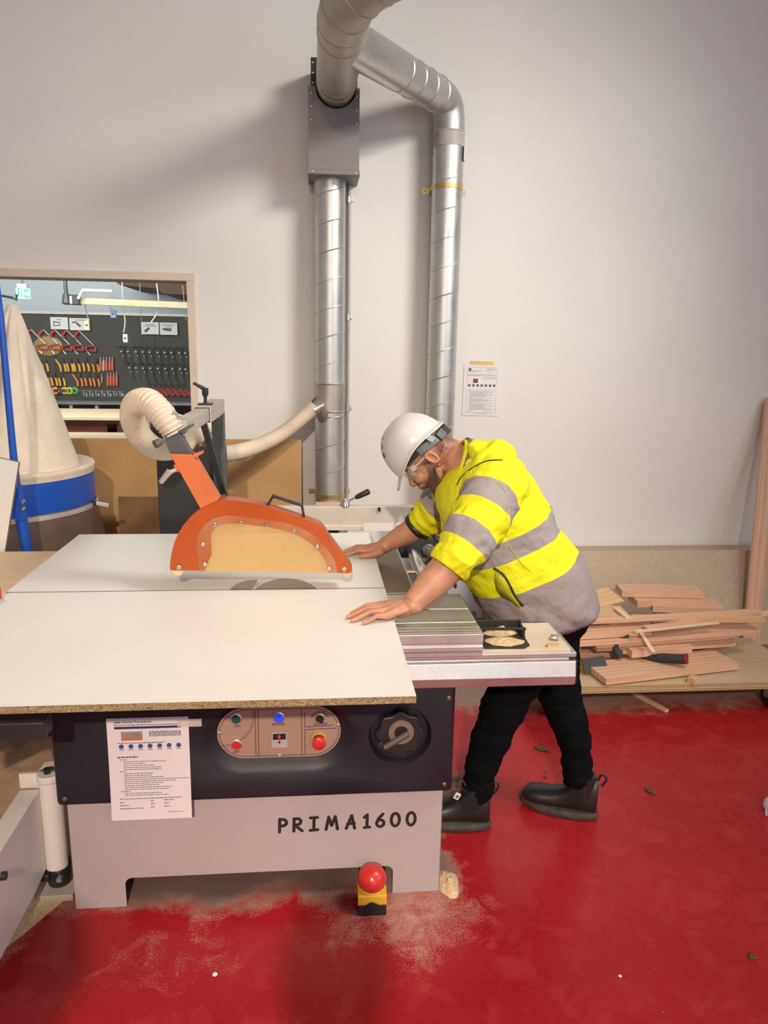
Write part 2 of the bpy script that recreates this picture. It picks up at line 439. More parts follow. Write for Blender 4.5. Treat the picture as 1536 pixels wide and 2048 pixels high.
# tool room shell
TX0, TX1, TY1, TZ = -6.5, -.3, 10.2, 3.1
M_wall2 = flat('pale tool room wall', (.74, .80, .84), .7, 0, .04, 2); M_brownceil = flat('brown ceiling lining', (.085, .045, .03), .7)
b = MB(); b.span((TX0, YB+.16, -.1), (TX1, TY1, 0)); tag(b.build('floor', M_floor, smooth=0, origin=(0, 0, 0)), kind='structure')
b = MB(); b.span((TX0, TY1, -.1), (TX1, TY1+.1, TZ)); struct('wall_far', b, M_wall2)
b = MB(); b.span((TX0-.1, YB+.16, -.1), (TX0, TY1, TZ)); struct('wall_left', b, M_wall2)
b = MB(); b.span((TX1, YB+.16, -.1), (TX1+.1, TY1, TZ)); struct('wall_right', b, M_wall2)
b = MB(); b.span((TX0, YB+.16, TZ), (TX1, TY1, TZ+.1)); struct('ceiling', b, M_wall2)
# ---------------------------------------------------------------- extraction ducts
def spiral(b, x, y, z0, z1, r, pitch, rr=.0034):
    n = int((z1-z0)/pitch*20); pts = []
    for i in range(n+1):
        a = 2*PI*20*i/20/20*1.0
        ang = i/20*2*PI; pts.append((x+r*math.cos(ang), y+r*math.sin(ang), z0+(z1-z0)*i/n))
    b.tube(pts, rr, 6)
def ring(b, x, y, z, r, rr=.003):
    b.lathe([(r, z-rr*1.6), (r+rr, z), (r, z+rr*1.6)], (x, y, 0), n=40)
def pipe_clamp(name, x, y, z, r, parent):
    """saddle strap with two screwed ears"""
    bb = MB(); w = .012; t = .003; prof = []
    for i in range(25):
        a = -PI*i/24; prof.append((x-(r+t)*math.cos(a)*-1, y+(r+t)*math.sin(a)))
    pts_o = [(x+(r+t)*math.cos(PI+PI*i/24), y+(r+t)*math.sin(PI+PI*i/24)) for i in range(25)]
    pts_i = [(x+(r-.001)*math.cos(PI+PI*i/24), y+(r-.001)*math.sin(PI+PI*i/24)) for i in range(25)]
    bb.prism([(p[0], p[1], z-w) for p in pts_o+pts_i[::-1]], (0, 0, 2*w))
    for s in (-1, 1):
        xe = x+s*(r+t/2); bb.span((xe-.002, y, z-w), (xe+.002, YB, z+w))
        bb.span((min(xe, xe+s*.036), YB-.0035, z-.014), (max(xe, xe+s*.036), YB, z+.014))
    o = bb.build(name, M_gold, parent, smooth=30)
    for s in (-1, 1):
        bb = MB(); bb.lathe([(0, .004), (.004, .003), (.005, 0)], (x+s*(r+.022), YB-.0035, z), Matrix.Rotation(PI/2, 3, 'X'), 10); bb.build('screw', M_galv_dull, o)
    return o

d = thing('wall_duct', 'vertical galvanised spiral duct below the grey box, with the hose plugged in', 'duct', (.08, 4.15, 0))
LX, LY, LR = .079, 4.15, .081
b = MB(); b.tube([(LX, LY, .30), (LX, LY, 2.47)], LR, 40); spiral(b, LX, LY, 1.42, 2.45, LR, .145); spiral(b, LX, LY, .83, 1.26, LR, .145)
b.build('duct_pipe', M_galv, d, smooth=50)
b = MB(); b.tube([(LX, LY, 1.27), (LX, LY, 1.42)], LR+.002, 40); ring(b, LX, LY, 1.42, LR+.002); ring(b, LX, LY, 1.27, LR+.002); ring(b, LX, LY, 1.24, LR+.001); b.build('duct_coupling', M_galv_dull, d, smooth=50)
p0 = at(640, 830, y=4.10); p1 = at(632, 800, y=4.03)
b = MB(); b.tube([V((LX-.03, LY-.03, p0.z-.03)), at(636, 806, y=4.0), at(628, 822, y=3.99)], [.034, .037, .039], 24); b.build('hose_spigot', M_galv_dull, d, smooth=50)
b = MB(); b.tube([(LX-.0, LY-.03, .72), (LX-.035, LY-.06, .70), (LX-.075, LY-.10, .63), (LX-.085, LY-.115, .56)], [.05, .055, .06, .06], 28); b.build('floor_branch', M_galv_dull, d, smooth=50)
b = MB(); b.tube([(LX, LY, .62), (LX, LY, .765)], LR+.0025, 40); b.build('duct_collar', M_galv, d, smooth=50)
pipe_clamp('pipe_clamp', LX, LY, .797, LR, d)

d = thing('wall_duct', 'vertical galvanised spiral duct on the bare wall beside the poster', 'duct', (.697, 4.15, 0))
RX, RY_, RRD = .698, 4.15, .081
b = MB(); b.tube([(RX, RY_, 0), (RX, RY_, 2.66)], RRD, 40); spiral(b, RX, RY_, .05, 2.62, RRD, .145); ring(b, RX, RY_, .40, RRD)
b.build('duct_pipe', M_galv, d, smooth=50)
b = MB(); b.tube([(RX, RY_, 2.645), (RX, RY_, 2.715)], RRD+.0025, 40); ring(b, RX, RY_, 2.715, RRD+.002); b.build('tape_band', flat('grey duct tape', (.46, .43, .41), .5), d, smooth=50)
b = MB(); b.box((RX+.077, RY_-.04, 2.61), (.008, .03, .07)); b.build('paper_tag', M_paper, d, smooth=0)
pipe_clamp('pipe_clamp', RX, RY_, 2.45, RRD, d)
# elbow and sloping branch
J = V((.115, 3.42, 2.87)); E0 = V((RX, RY_, 2.72)); E2 = V((.605, 4.045, 2.872)); dirb = (J-E2).normalized(); E1 = V((RX, RY_, 2.70)); cen = V((RX, RY_, 2.872))
pts = []
A0 = E1; A3 = E2
for i in range(17):
    t = i/16; q0 = A0; q1 = V((RX, RY_, 2.84)); q2 = cen-V(dirb)*-.02; q3 = A3
    pts.append(q0*(1-t)**3 + q1*3*t*(1-t)**2 + q2*3*t*t*(1-t) + q3*t**3)
d = thing('branch_duct', 'horizontal galvanised duct with a curved elbow joining the poster side pipe to the big duct', 'duct', tuple(E2))
b = MB(); b.tube(pts, .0815, 40); b.build('duct_elbow', M_galv, d, smooth=60)
b = MB(); e3 = E2+dirb*.36; b.tube([E2-dirb*.0, e3], .0835, 40)
for k in range(4):
    c_ = E2+dirb*(.0+k*.115); b.tube([c_-dirb*.004, c_, c_+dirb*.004], [.0835, .0868, .0835], 40, caps=False)
b.build('duct_pipe', M_galv, d, smooth=50)
b = MB(); b.tube([e3, J+dirb*-.02], .087, 40); b.build('duct_junction', galv('spangled galvanised sheet', (.62, .62, .60), .33), d, smooth=50)
# main duct out of the box
d = thing('main_duct', 'large galvanised duct leaving the grey box and turning up out of the picture', 'duct', (.107, 4.0, 2.87))
MR = .098
b = MB(); b.tube([(.105, 4.06, 2.868), (.107, 3.78, 2.868)], MR-.004, 44)
for yy in (3.93, 3.86): b.tube([(.106, yy+.006, 2.868), (.106, yy, 2.868), (.106, yy-.006, 2.868)], [MR-.004, MR, MR-.004], 44, caps=False)
b.build('duct_pipe', M_galv_dull, d, smooth=50)
b = MB(); b.tube([(.107, 3.80, 2.868), (.112, 3.23, 2.868)], MR, 44)
for yy in (3.36, 3.25): b.tube([(.111, yy+.006, 2.868), (.111, yy, 2.868), (.111, yy-.006, 2.868)], [MR, MR+.004, MR], 44, caps=False)
b.build('junction_pipe', M_galv_dull, d, smooth=50)
eb = []
K0 = V((.112, 3.25, 2.868)); K3 = V((.30, 2.95, 2.935))
for i in range(15):
    t = i/14; eb.append(K0*(1-t)**3 + V((.113, 3.08, 2.875))*3*t*(1-t)**2 + V((.19, 3.03, 2.922))*3*t*t*(1-t) + K3*t**3)
b = MB(); b.tube(eb, MR+.002, 44)
for k in (3, 7, 11): dd = (eb[k+1]-eb[k-1]).normalized()*.006; b.tube([eb[k]-dd, eb[k], eb[k]+dd], [MR+.002, MR+.006, MR+.002], 44, caps=False)
b.build('duct_elbow', M_galv_dull, d, smooth=50)
du = (V((1.0, -.75, .12))).normalized()
b = MB(); b.tube([K3, K3+du*2.2], MR+.004, 44)
for k in range(9): c_ = K3+du*(.1+.22*k); b.tube([c_-du*.005, c_, c_+du*.005], [MR+.004, MR+.008, MR+.004], 44, caps=False)
b.build('duct_pipe', M_galv_dull, d, smooth=50)
# blast gate box
d = thing('damper_box', 'grey sheet steel box on the wall where the big duct enters', 'damper box', (.095, 4.1, 2.46))
b = MB(); b.span((-.018, 4.03, 2.84), (.212, YB, 3.0)); b.build('back_plate', M_blacksteel, d, smooth=0, bevel=.002)
b = MB(); b.span((-.03, 4.0, 2.485), (.222, YB, 2.862)); bx = b.build('box_body', M_boxgrey, d, smooth=0)
cb = MB(); cb.cyl((.105, 3.9, 2.868), (.105, 4.5, 2.868), .103, n=48); cut(bx, [cb.build('cutter', M_boxgrey)])
b = MB(); b.span((-.034, 3.995, 2.462), (.226, YB, 2.484)); b.build('bottom_lip', M_boxgrey, d, smooth=0, bevel=.002)
for x_, z_ in ((-.016, 2.83), (-.016, 2.77), (-.016, 2.71), (.208, 2.82), (.208, 2.76), (.208, 2.70), (-.01, 2.473), (.205, 2.473)):
    b = MB(); b.lathe([(0, .004), (.004, .0035), (.0055, 0)], (x_, 3.9995 if z_ > 2.5 else 3.9945, z_), Matrix.Rotation(PI/2, 3, 'X'), 10); b.build('rivet', M_galv, d)
for x_, z_ in ((-.008, 2.975), (-.008, 2.93), (-.008, 2.885), (.203, 2.88)):
    b = MB(); b.lathe([(0, .004), (.004, .0035), (.0055, 0)], (x_, 4.0295, z_), Matrix.Rotation(PI/2, 3, 'X'), 10); b.build('rivet', M_galv, d)
# conduit beside the left duct
d = thing('conduit', 'thin grey conduit running down beside the left duct', 'conduit', (.178, 4.235, 0))
b = MB(); b.cyl((.180, 4.235, .05), (.184, 4.235, 2.48), .0095, n=16); b.build('tube', flat('grey conduit', (.42, .40, .39), .45), d)
for z_ in (2.39, 1.78, 1.28):
    b = MB(); b.cyl((.182, 4.235, z_-.016), (.182, 4.235, z_+.016), .0125, n=16); b.span((.172, 4.238, z_-.006), (.208, YB, z_+.006)); b.build('saddle', M_galv, d)
# poster
d = thing('wall_poster', 'laminated safety notice taped to the bare white wall', 'poster', (.953, YB, 1.24))
px0, px1, pz0, pz1 = .846, 1.061, 1.243, 1.536; PYF = YB-.004
b = MB(); b.span((px0, PYF, pz0), (px1, YB-.001, pz1)); b.build('sheet', M_paper, d, smooth=0)
def doc(parent, x0, z0, w, h, y, seed, rows, dark=M_ink, blue=M_bluep):
    """printed matter of a notice: fractions of the page"""
    rnd = random.Random(seed); bt = MB(); e = .0006
    for (fz, fx0, fx1, th) in rows:
        x = fx0
        while x < fx1:
            l = rnd.uniform(.02, .06); x2 = min(fx1, x+l)
            bt.span((x0+w*x, y-e, z0+h*(1-fz)-h*th/2), (x0+w*x2, y, z0+h*(1-fz)+h*th/2)); x = x2+.008
    return bt.build('printed_text', dark, parent, smooth=0)
rows = [(.09, .62, .86, .006), (.11, .62, .84, .006), (.13, .22, .50, .007), (.15, .12, .34, .006), (.145, .6, .74, .006), (.205, .12, .86, .008), (.225, .12, .44, .006), (.25, .52, .9, .006), (.28, .52, .86, .006)]
for k in range(26):
    fz = .515+k*.0145
    rows.append((fz, .18 if k not in (0, 9, 16) else .12, (.45+.4*abs(math.sin(k*2.3)) if k not in (0, 9, 16) else .22), .004))
rows += [(.91, .12, .3, .005), (.91, .55, .8, .005), (.955, .3, .66, .004)]
doc(d, px0, pz0, px1-px0, pz1-pz0, PYF, 3, rows)
def frame_lines(parent, x0, z0, w, h, y, rects, t=.0008):
    bt = MB(); e = .0005
    for (a0, a1, b0, b1) in rects:
        X0, X1, Z0, Z1 = x0+w*a0, x0+w*a1, z0+h*(1-b1), z0+h*(1-b0)
        bt.span((X0, y-e, Z0), (X1, y, Z0+t)).span((X0, y-e, Z1-t), (X1, y, Z1)).span((X0, y-e, Z0), (X0+t, y, Z1)).span((X1-t, y-e, Z0), (X1, y, Z1))
    return bt.build('print_border', M_ink, parent, smooth=0)
frame_lines(d, px0, pz0, px1-px0, pz1-pz0, PYF, [(.1, .9, .06, .40), (.1, .9, .5, .95)])
b = MB()
for k in range(7): b.cyl((px0+.215*(.16+.113*k), PYF-.0006, pz1-.293*.41), (px0+.215*(.16+.113*k), PYF, pz1-.293*.41), .0072, n=16)
b.span((px0+.215*.13, PYF-.0006, pz1-.293*.13), (px0+.215*.2, PYF, pz1-.293*.08)); b.build('symbol_dots', flat('slate blue print', (.05, .10, .16), .6), d, smooth=0)
b = MB(); b.span((px0+.215*.26, PYF-.0007, pz1-.293*.36), (px0+.215*.39, PYF, pz1-.293*.28)); b.build('picture', flat('maroon print', (.20, .04, .05), .6), d, smooth=0)
b = MB(); b.span((.882, PYF-.0012, 1.534), (1.018, YB-.0005, 1.553)); b.build('tape', flat('yellow tape', (.78, .54, .16), .5), d, smooth=0)
# ---------------------------------------------------------------- panel saw
FY = 1.93
saw = thing('panel_saw', 'white and charcoal sliding table panel saw in the middle of the red floor', 'panel saw', (-.17, 2.3, 0))
# cabinet: front sheet with two feet, returned round the sides
def arch(x0, x1, z0, z1, f0, f1, zc, r=.02):
    pts = [(x0, z1), (x0, z0), (f0, z0), (f0, zc-r)]
    for i in range(1, 6): a = PI-PI/2*i/5; pts.append((f0+r+r*math.cos(a), zc-r+r*math.sin(a)))
    for i in range(0, 6): a = PI/2-PI/2*i/5; pts.append((f1-r+r*math.cos(a), zc-r+r*math.sin(a)))
    pts += [(f1, z0), (x1, z0), (x1, z1)]
    return pts
b = MB(); P_ = arch(-.700, .372, 0, .70, -.555, .228, .095)
b.prism([(p[0], FY, p[1]) for p in P_], (0, .004, 0))
b.span((-.70, 2.86, 0), (.262, 2.864, .70))
b.span((-.700, FY, 0), (-.696, 2.864, .70)).span((.368, FY, 0), (.372, 2.06, .70)).span((.262, 2.056, 0), (.372, 2.06, .70)).span((.258, 2.056, 0), (.262, 2.864, .70)).span((-.69, 1.95, .22), (.256, 2.85, .226))
b.build('cabinet', M_cabinet, saw, smooth=0, bevel=.0012)
b = MB(); b.span((-.60, 2.08, .06), (.22, 2.8, .22)); b.build('motor_housing', M_blacksteel, saw, smooth=0, bevel=.01)
# moulded control panel
b = MB(); b.span((-.716, FY-.035, .358), (.392, FY+.10, .715)); pn = b.build('control_panel', M_panel, saw, smooth=0, bevel=.014, seg=4)
baked(pn)
SX, SZ, SH, SRR = -.103, .555, .095, .076
def stadium(cx, cz, hx, r, n=14):
    p = []
    for i in range(n+1): a = -PI/2+PI*i/n; p.append((cx+hx+r*math.cos(a), cz+r*math.sin(a)))
    for i in range(n+1): a = PI/2+PI*i/n; p.append((cx-hx+r*math.cos(a), cz+r*math.sin(a)))
    return p
PF = FY-.035
cb = MB(); rings = []
for r_, y_ in ((.126, PF-.02), (.112, PF), (.103, PF+.006), (.090, PF+.013), (.0795, PF+.017), (.0775, PF+.018)):
    rings.append([(x, y_, z) for x, z in stadium(SX, SZ+.002-(r_-.0775)*.25, SH, r_)])
cb.loft(rings); c1 = cb.build('cutter', M_panel)
cb = MB(); KX, KZ = .236, .543
cb.lathe([(0, .03), (.081, .03), (.085, .026), (.09, -.001), (.094, -.03), (0, -.03)], (KX, PF, KZ), Matrix.Rotation(-PI/2, 3, 'X'), 48); c2 = cb.build('cutter', M_panel)
cut(pn, [c1, c2])
cp = MB(); cp.prism([(x, PF+.0145, z) for x, z in stadium(SX, SZ+.002, SH, .077)], (0, .004, 0)); plate = cp.build('face_plate', flat('pinkish aluminium face', (.47, .33, .27), .38, .35, .04), saw, smooth=0)
PY = PF+.0145
b = MB(); e = .0007
def strip(x0, z0, x1, z1, t=.0022): b.bar((x0, PY, z0), (x1, PY, z1), e*2, t, (0, 0, 1) if abs(z1-z0) < abs(x1-x0) else (1, 0, 0))
st = stadium(SX, SZ+.002, SH, .071)
for i in range(len(st)): strip(*st[i], *st[(i+1) % len(st)], t=.0014)
for x in (SX-.066, SX-.058, SX+.062): strip(x, SZ-.069, x, SZ+.072, .0016)
xr = SX+.071
strip(xr, SZ+.016, xr+.078, SZ+.019, .0016); strip(xr, SZ+.008, xr+.088, SZ+.010, .0016); strip(xr, SZ-.066, xr, SZ+.009, .0016); strip(xr, SZ+.016, xr, SZ+.06, .0016)
# toothed arc (blade mark) and dial scale
for i in range(22):
    a = -PI/2+PI/2*i/21*1.1; c_ = (SX-.157, SZ+.052); r_ = .083
    strip(c_[0]+r_*math.cos(a), c_[1]+r_*math.sin(a), c_[0]+(r_+.006)*math.cos(a+.05), c_[1]+(r_+.006)*math.sin(a+.05), .0014)
for i in range(13):
    a = PI*.15+PI*.7*i/12; strip(SX+.113+.022*math.cos(a), SZ+.036+.022*math.sin(a), SX+.113+.029*math.cos(a), SZ+.036+.029*math.sin(a), .0015)
b.build('face_lines', M_black, plate, smooth=0)
RXm = Matrix.Rotation(PI/2, 3, 'X')
def button(name, x, z, r, mt, h=.008, bezel=True):
    o = None
    b = MB(); b.lathe([(0, h), (r*.86, h), (r, h-.002), (r, 0)], (x, PY, z), RXm, 28); o = b.build(name, mt, plate)
    if bezel:
        b = MB(); b.lathe([(r+.003, 0), (r+.003, .003), (r, .004), (r, .0)], (x, PY, z), RXm, 28); b.build('bezel', M_alu, o)
    return o
button('on_button', SX-.118, SZ+.048, .0125, M_green); button('off_button', SX-.119, SZ-.031, .0125, M_red)
tag(button('power_lamp', SX-.001, SZ+.048, .0135, M_bluelamp), None)
o = button('selector_switch', SX+.113, SZ+.042, .0115, M_black, .006)
b = MB(); b.bar((SX+.106, PY-.010, SZ+.051), (SX+.119, PY-.010, SZ+.032), .009, .006, (0, 1, 0)); b.build('pointer', M_black, o, bevel=.001)
o = button('stop_button', SX+.110, SZ-.027, .0185, M_red, .022, False)
b = MB(); b.lathe([(.021, 0), (.021, .006), (.0165, .0065), (.0165, 0)], (SX+.110, PY, SZ-.020), RXm, 28); b.build('yellow_ring', flat('dull yellow ring', (.5, .33, .06), .5), o)
text('ON', .0105, 'on_text', M_black, plate, (SX-.124, PY-.0006, SZ+.022), (PI/2, 0, 0))
text('OFF', .0105, 'off_text', M_black, plate, (SX-.130, PY-.0006, SZ-.057), (PI/2, 0, 0))
text('POWER', .0105, 'power_text', M_black, plate, (SX-.021, PY-.0006, SZ+.023), (PI/2, 0, 0))
text('ON OFF', .0105, 'on_off_text', M_black, plate, (SX+.096, PY-.0006, SZ+.020), (PI/2, 0, 0))
b = MB(); b.span((SX-.022, PY-.004, SZ-.044), (SX+.022, PY, SZ+.002)); ds = b.build('display', flat('display bezel', (.42, .36, .36), .5), plate, smooth=0, bevel=.001)
b = MB(); b.span((SX-.018, PY-.005, SZ-.018), (SX+.018, PY-.003, SZ)); b.build('screen', M_black, ds, smooth=0)
text('0', .013, 'digit', glow('lit red digit', (1, .03, .02), 5), ds, (SX-.004, PY-.0056, SZ-.0135), (PI/2, 0, 0))
b = MB(); b.cyl((SX, PY-.008, SZ-.025), (SX, PY-.003, SZ-.025), .003, n=12); b.build('toggle', M_black, ds)
def screw(x, y, z, par, mt=M_rust, r=.006):
    b = MB(); b.lathe([(0, .003), (r*.5, .0035), (r*.6, .002), (r, .001), (r, 0)], (x, y, z), RXm, 14); return b.build('screw', mt, par)
for x, z in ((SX-.166, SZ+.004), (SX+.164, SZ+.018), (SX, SZ-.071)): screw(x, PY, z, plate, M_galv_dull, .0055)
for x, z in ((.372, .655), (.368, .385), (-.692, .665), (-.692, .383)): screw(x, PF, z, pn)
# hand wheel with scalloped rim
b = MB(); pts = []
for i in range(96):
    a = 2*PI*i/96; pts.append((KX+(.066+.0045*math.cos(8*a))*math.cos(a), PF+.004, KZ+(.066+.0045*math.cos(8*a))*math.sin(a)))
b.prism(pts, (0, .022, 0)); kn = b.build('hand_wheel', M_black, saw, smooth=50, bevel=.004)
b = MB(); b.lathe([(.036, 0), (.036, .005), (.020, .005), (.020, 0)], (KX+.003, PF+.004, KZ+.010), RXm, 36); b.build('ring', M_bronze, kn)
b = MB(); b.tube([(KX+.022, PF-.014, KZ+.014), (KX-.045, PF-.016, KZ-.026)], [.009, .0085], 16); b.build('grip', flat('dark grip', (.10, .08, .07), .4), kn)
b = MB(); b.lathe([(0, .006), (.009, .005), (.012, 0)], (KX-.056, PF+.004, KZ-.032), RXm, 16); b.build('lock_knob', M_black, kn)
# model lettering in rounded strokes
def arcp(cx, cz, rx, rz, a0, a1, n=14): return [(cx+rx*math.cos(math.radians(a0+(a1-a0)*i/n)), cz+rz*math.sin(math.radians(a0+(a1-a0)*i/n))) for i in range(n+1)]
GL = {'P': [[(0, 0), (.04, 1)], [(.04, .97)]+arcp(.26, .72, .36, .26, 80, -100)+[(.02, .45)]],
      'R': [[(0, 0), (.03, 1)], [(.03, .97)]+arcp(.28, .74, .33, .24, 80, -100)+[(.05, .5), (.72, .0)]],
      'I': [[(0, .98), (.62, 1)], [(.32, .98), (.30, .03)], [(-.02, 0), (.64, .03)]],
      'M': [[(0, 0), (.22, .98), (.48, .30), (.80, 1), (1.0, 0)]],
      'A': [[(0, 0), (.48, 1), (.74, 0)], [(.12, .36), (.70, .40)]],
      '1': [[(0, .80), (.26, 1), (.24, .02)], [(.0, 0), (.48, .02)]],
      '6': [[(.56, 1), (.16, .62), (.02, .30)]+arcp(.34, .28, .32, .27, 180, 540)],
      '0': [arcp(.36, .5, .36, .5, 90, 450, 24)]}
b = MB(); x = -.108; lh = .042
for ch, adv in zip('PRIMA1600', (.042, .048, .046, .059, .053, .036, .044, .047, .04)):
    for ln in GL[ch]:
        pp = [V((x+p[0]*.0335, FY-.0010, .227+(x+.1)*.012+p[1]*lh)) for p in ln]
        for p, q in zip(pp, pp[1:]): b.tube([p, q], .0048, 10)
        for p in pp: b.ball(p, .0048, None, 10)
    x += adv
[setattr(v_.co, 'y', FY-.0006+(v_.co.y-FY)*.12) for v_ in b.bm.verts]; b.build('lettering', M_black, saw, smooth=60)
# fixed cast iron table, sliding carriage, beam, fence
b = MB(); b.span((-.90, 2.22, .815), (.312, 2.80, .858)); b.build('cast_table', M_iron, saw, smooth=0, bevel=.003)
b = MB(); b.span((.300, 2.22, .80), (.316, 2.95, .857)); b.build('table_edge_rail', M_alu, saw, smooth=0, bevel=.002)
CZ = .862; CX1 = .452
def profile_x(prof, x0, x1): return [(x0, y, z) for y, z in prof], (x1-x0, 0, 0)
b = MB(); cy0 = 1.852
pr = [(cy0, CZ), (cy0, CZ-.026), (cy0+.004, CZ-.028), (cy0+.004, CZ-.034), (cy0, CZ-.036), (cy0, CZ-.050), (cy0+.003, CZ-.052), (cy0+.003, CZ-.066), (2.19, CZ-.066), (2.19, CZ)]
g = []
for yg in (1.935, 2.045):       # T-slots
    g += [(yg, CZ), (yg, CZ-.012), (yg+.010, CZ-.012), (yg+.010, CZ)]
pr = pr[:-1] + [(2.19, CZ)] + g[::-1]
a_, v_ = profile_x(pr, -.95, CX1); b.prism(a_, v_); ca = b.build('sliding_carriage', M_alu, saw, smooth=0, bevel=.0012)
b = MB()
for i, yg in enumerate((1.867, 1.885, 1.905)): b.bar((-.95, yg, CZ+.0004), (CX1, yg, CZ+.0004), .003, .0008)
b.build('grip_ridges', M_galv_dull, ca, smooth=0)
b = MB(); b.span((CX1-.004, 1.87, CZ-.062), (CX1+.004, 2.17, CZ-.004)); b.build('end_cap', M_black, ca, smooth=0, bevel=.001)
b = MB(); b.prism([(-.95, y, z) for y, z in ((1.868, .796), (1.868, .782), (1.880, .780), (1.880, .772), (1.868, .770), (1.860, .728), (1.866, .700), (2.0, .690), (2.09, .700), (2.09, .796))], (1.672, 0, 0)); b.build('beam', M_alu, saw, smooth=0, bevel=.002)
b = MB(); b.span((.705, 1.875, .772), (.7225, 2.085, .794)).span((.722, 1.868, .70), (.727, 2.09, .77)); b.build('beam_end_cap', M_blacksteel, saw, smooth=0, bevel=.001)
b = MB(); b.span((.40, 1.872, .795), (.705, 2.075, .805)); et = b.build('end_plate', flat('dusty white plate', (.66, .57, .45), .6, 0, .08, 14), saw, smooth=0, bevel=.001)
b = MB(); b.span((.455, 1.871, .783), (.70, 1.879, .7945)); b.build('slide_channel', M_blacksteel, saw, smooth=0)
# rip fence behind and its round guide bar
b = MB(); b.prism([(-.30, y, z) for y, z in ((3.03, .861), (3.03, .868), (3.075, .87), (3.075, .955), (3.11, .955), (3.11, .861))], (.93, 0, 0)); fe = b.build('rip_fence', flat('dusty aluminium fence', (.62, .57, .51), .5, .35, .08, 8), saw, smooth=0, bevel=.002)
b = MB(); b.span((.20, 3.02, .861), (.64, 3.028, .895)); b.build('fence_face', M_white, fe, smooth=0)
for x_ in (.27, .42): b = MB(); b.cyl((x_, 3.07, .945), (x_, 3.07, .952), .006, n=12); b.cyl((x_, 3.074, .94), (x_, 3.066, .94), .006, n=12); b.build('fence_screw', M_black, fe)
q = at(690, 1031, y=3.09); b = MB(); b.lathe([(0, .035), (.012, .032), (.02, .015), (.022, 0)], (q.x, q.y, .953), None, 20)
b.tube([(q.x+.008, q.y, .972), (q.x+.048, q.y-.005, .993)], .0055, 12); lv = b.build('clamp_lever', M_chrome, fe)
b = MB(); b.tube([(q.x+.044, q.y-.004, .991), (q.x+.056, q.y-.006, .997), (q.x+.098, q.y-.012, 1.019), (q.x+.103, q.y-.013, 1.0215)], [.008, .0115, .013, .009], 14); b.build('lever_grip', M_black, lv)
g0 = at(868, 1152, z=.79); g1 = at(815, 1086, z=.79)
b = MB(); b.cyl((.400, 2.15, .79), (.400, 3.02, .79), .026, n=28); gb = b.build('guide_bar', M_chrome, saw)
b = MB(); b.span((.345, 2.97, .755), (.545, 3.03, .838)); br = b.build('fence_bracket', M_greysteel, saw, smooth=0, bevel=.004)
b = MB(); b.lathe([(.0, .012), (.010, .012), (.012, .006), (.022, .006), (.026, 0)], (.47, 2.969, .79), RXm, 24); b.build('bracket_bolt', M_galv_dull, br)
b = MB(); b.cyl((.312, 2.66, .79), (.40, 2.66, .79), .009, n=14); b.build('bar_stud', M_galv_dull, saw)
# riving knife and blade through the slot
b = MB(); BYc = 2.205; bp = []
for i in range(21): a = math.radians(35+110*i/20); bp.append((-.092+.128*math.cos(a), BYc, .815+.098*math.sin(a)))
b.prism([(p[0], BYc-.0015, p[2]) for p in bp], (0, .003, 0)); b.build('blade', M_iron, saw, smooth=0)
b = MB(); b.prism([(p[0], BYc-.001, p[1]) for p in ((-.27, .86), (-.262, .882), (-.243, .898), (-.215, .908), (-.182, .911), (-.178, .908), (-.190, .893), (-.205, .86))], (0, .002, 0)); b.build('riving_knife', M_iron, saw, smooth=0)
# extension table at the left rear
b = MB(); b.span((-1.75, 2.40, .79), (-.905, 2.905, .815)); b.build('extension_table', flat('dusty birch table top', (.74, .58, .37), .6, 0, .14, 7), saw, smooth=0, bevel=.002)
b = MB(); b.span((-1.70, 2.5, .74), (-.92, 2.55, .79)).span((-1.70, 2.75, .74), (-.92, 2.8, .79)).span((-1.68, 2.5, 0), (-1.64, 2.54, .74)); b.build('extension_frame', M_greysteel, saw, smooth=0)
# swing arm
HX, HY = -.778, 2.03
b = MB(); b.cyl((HX, HY, .074), (HX, HY, .362), .0315, n=32); hp = b.build('hinge_post', M_white, saw)
b = MB(); b.cyl((HX, HY, .364), (HX, HY, .385), .0355, n=32); b.span((HX-.035, HY, .364), (HX+.035, HY+.06, .385)); hc = b.build('hinge_cap', M_white, saw, bevel=.003)
b = MB(); b.cyl((HX-.004, HY-.004, .385), (HX-.004, HY-.004, .399), .011, n=6); b.build('bolt', M_black, hc, smooth=0)
b = MB(); b.cyl((HX+.004, HY, .02), (HX+.004, HY, .076), .034, n=28); b.box((HX-.03, HY-.02, .055), (.03, .03, .02)); b.tube([(HX+.02, HY+.02, .07), (HX+.05, HY+.03, .098)], .008, 10); hb = b.build('hinge_boss', M_black, saw, bevel=.002)
b = MB(); b.cyl((HX+.016, HY-.045, .055), (HX+.016, HY-.03, .055), .008, n=12); b.build('grub_screw', M_galv, hb)
b = MB(); b.span((HX-.045, HY-.065, 0), (HX+.06, HY+.08, .02)); b.build('hinge_foot', M_dustgrey, saw, smooth=0, bevel=.002)
b = MB(); b.prism([(-.805, y, z) for y, z in ((2.015, .34), (2.015, .075), (1.90, .065), (.80, .09), (.80, .34))], (-.055, 0, 0)); b.build('swing_arm', M_white, saw, smooth=0, bevel=.003)
b = MB(); b.span((-.872, 2.045, .325), (-.805, 2.057, .372)); b.build('arm_gusset', M_white, saw, smooth=0, bevel=.002)
b = MB(); pp = at(3, 1752, x=-.805); b.cyl(pp, pp+V((.012, 0, 0)), .011, n=14); b.build('arm_bolt', M_black, saw)
b = MB(); b.span((-1.35, 1.66, .692), (-.640, 1.72, .738)); b.span((-1.35, 1.72, .72), (-.95, 2.2, .738)); cr = b.build('crosscut_rail', M_rail, saw, smooth=0, bevel=.004)
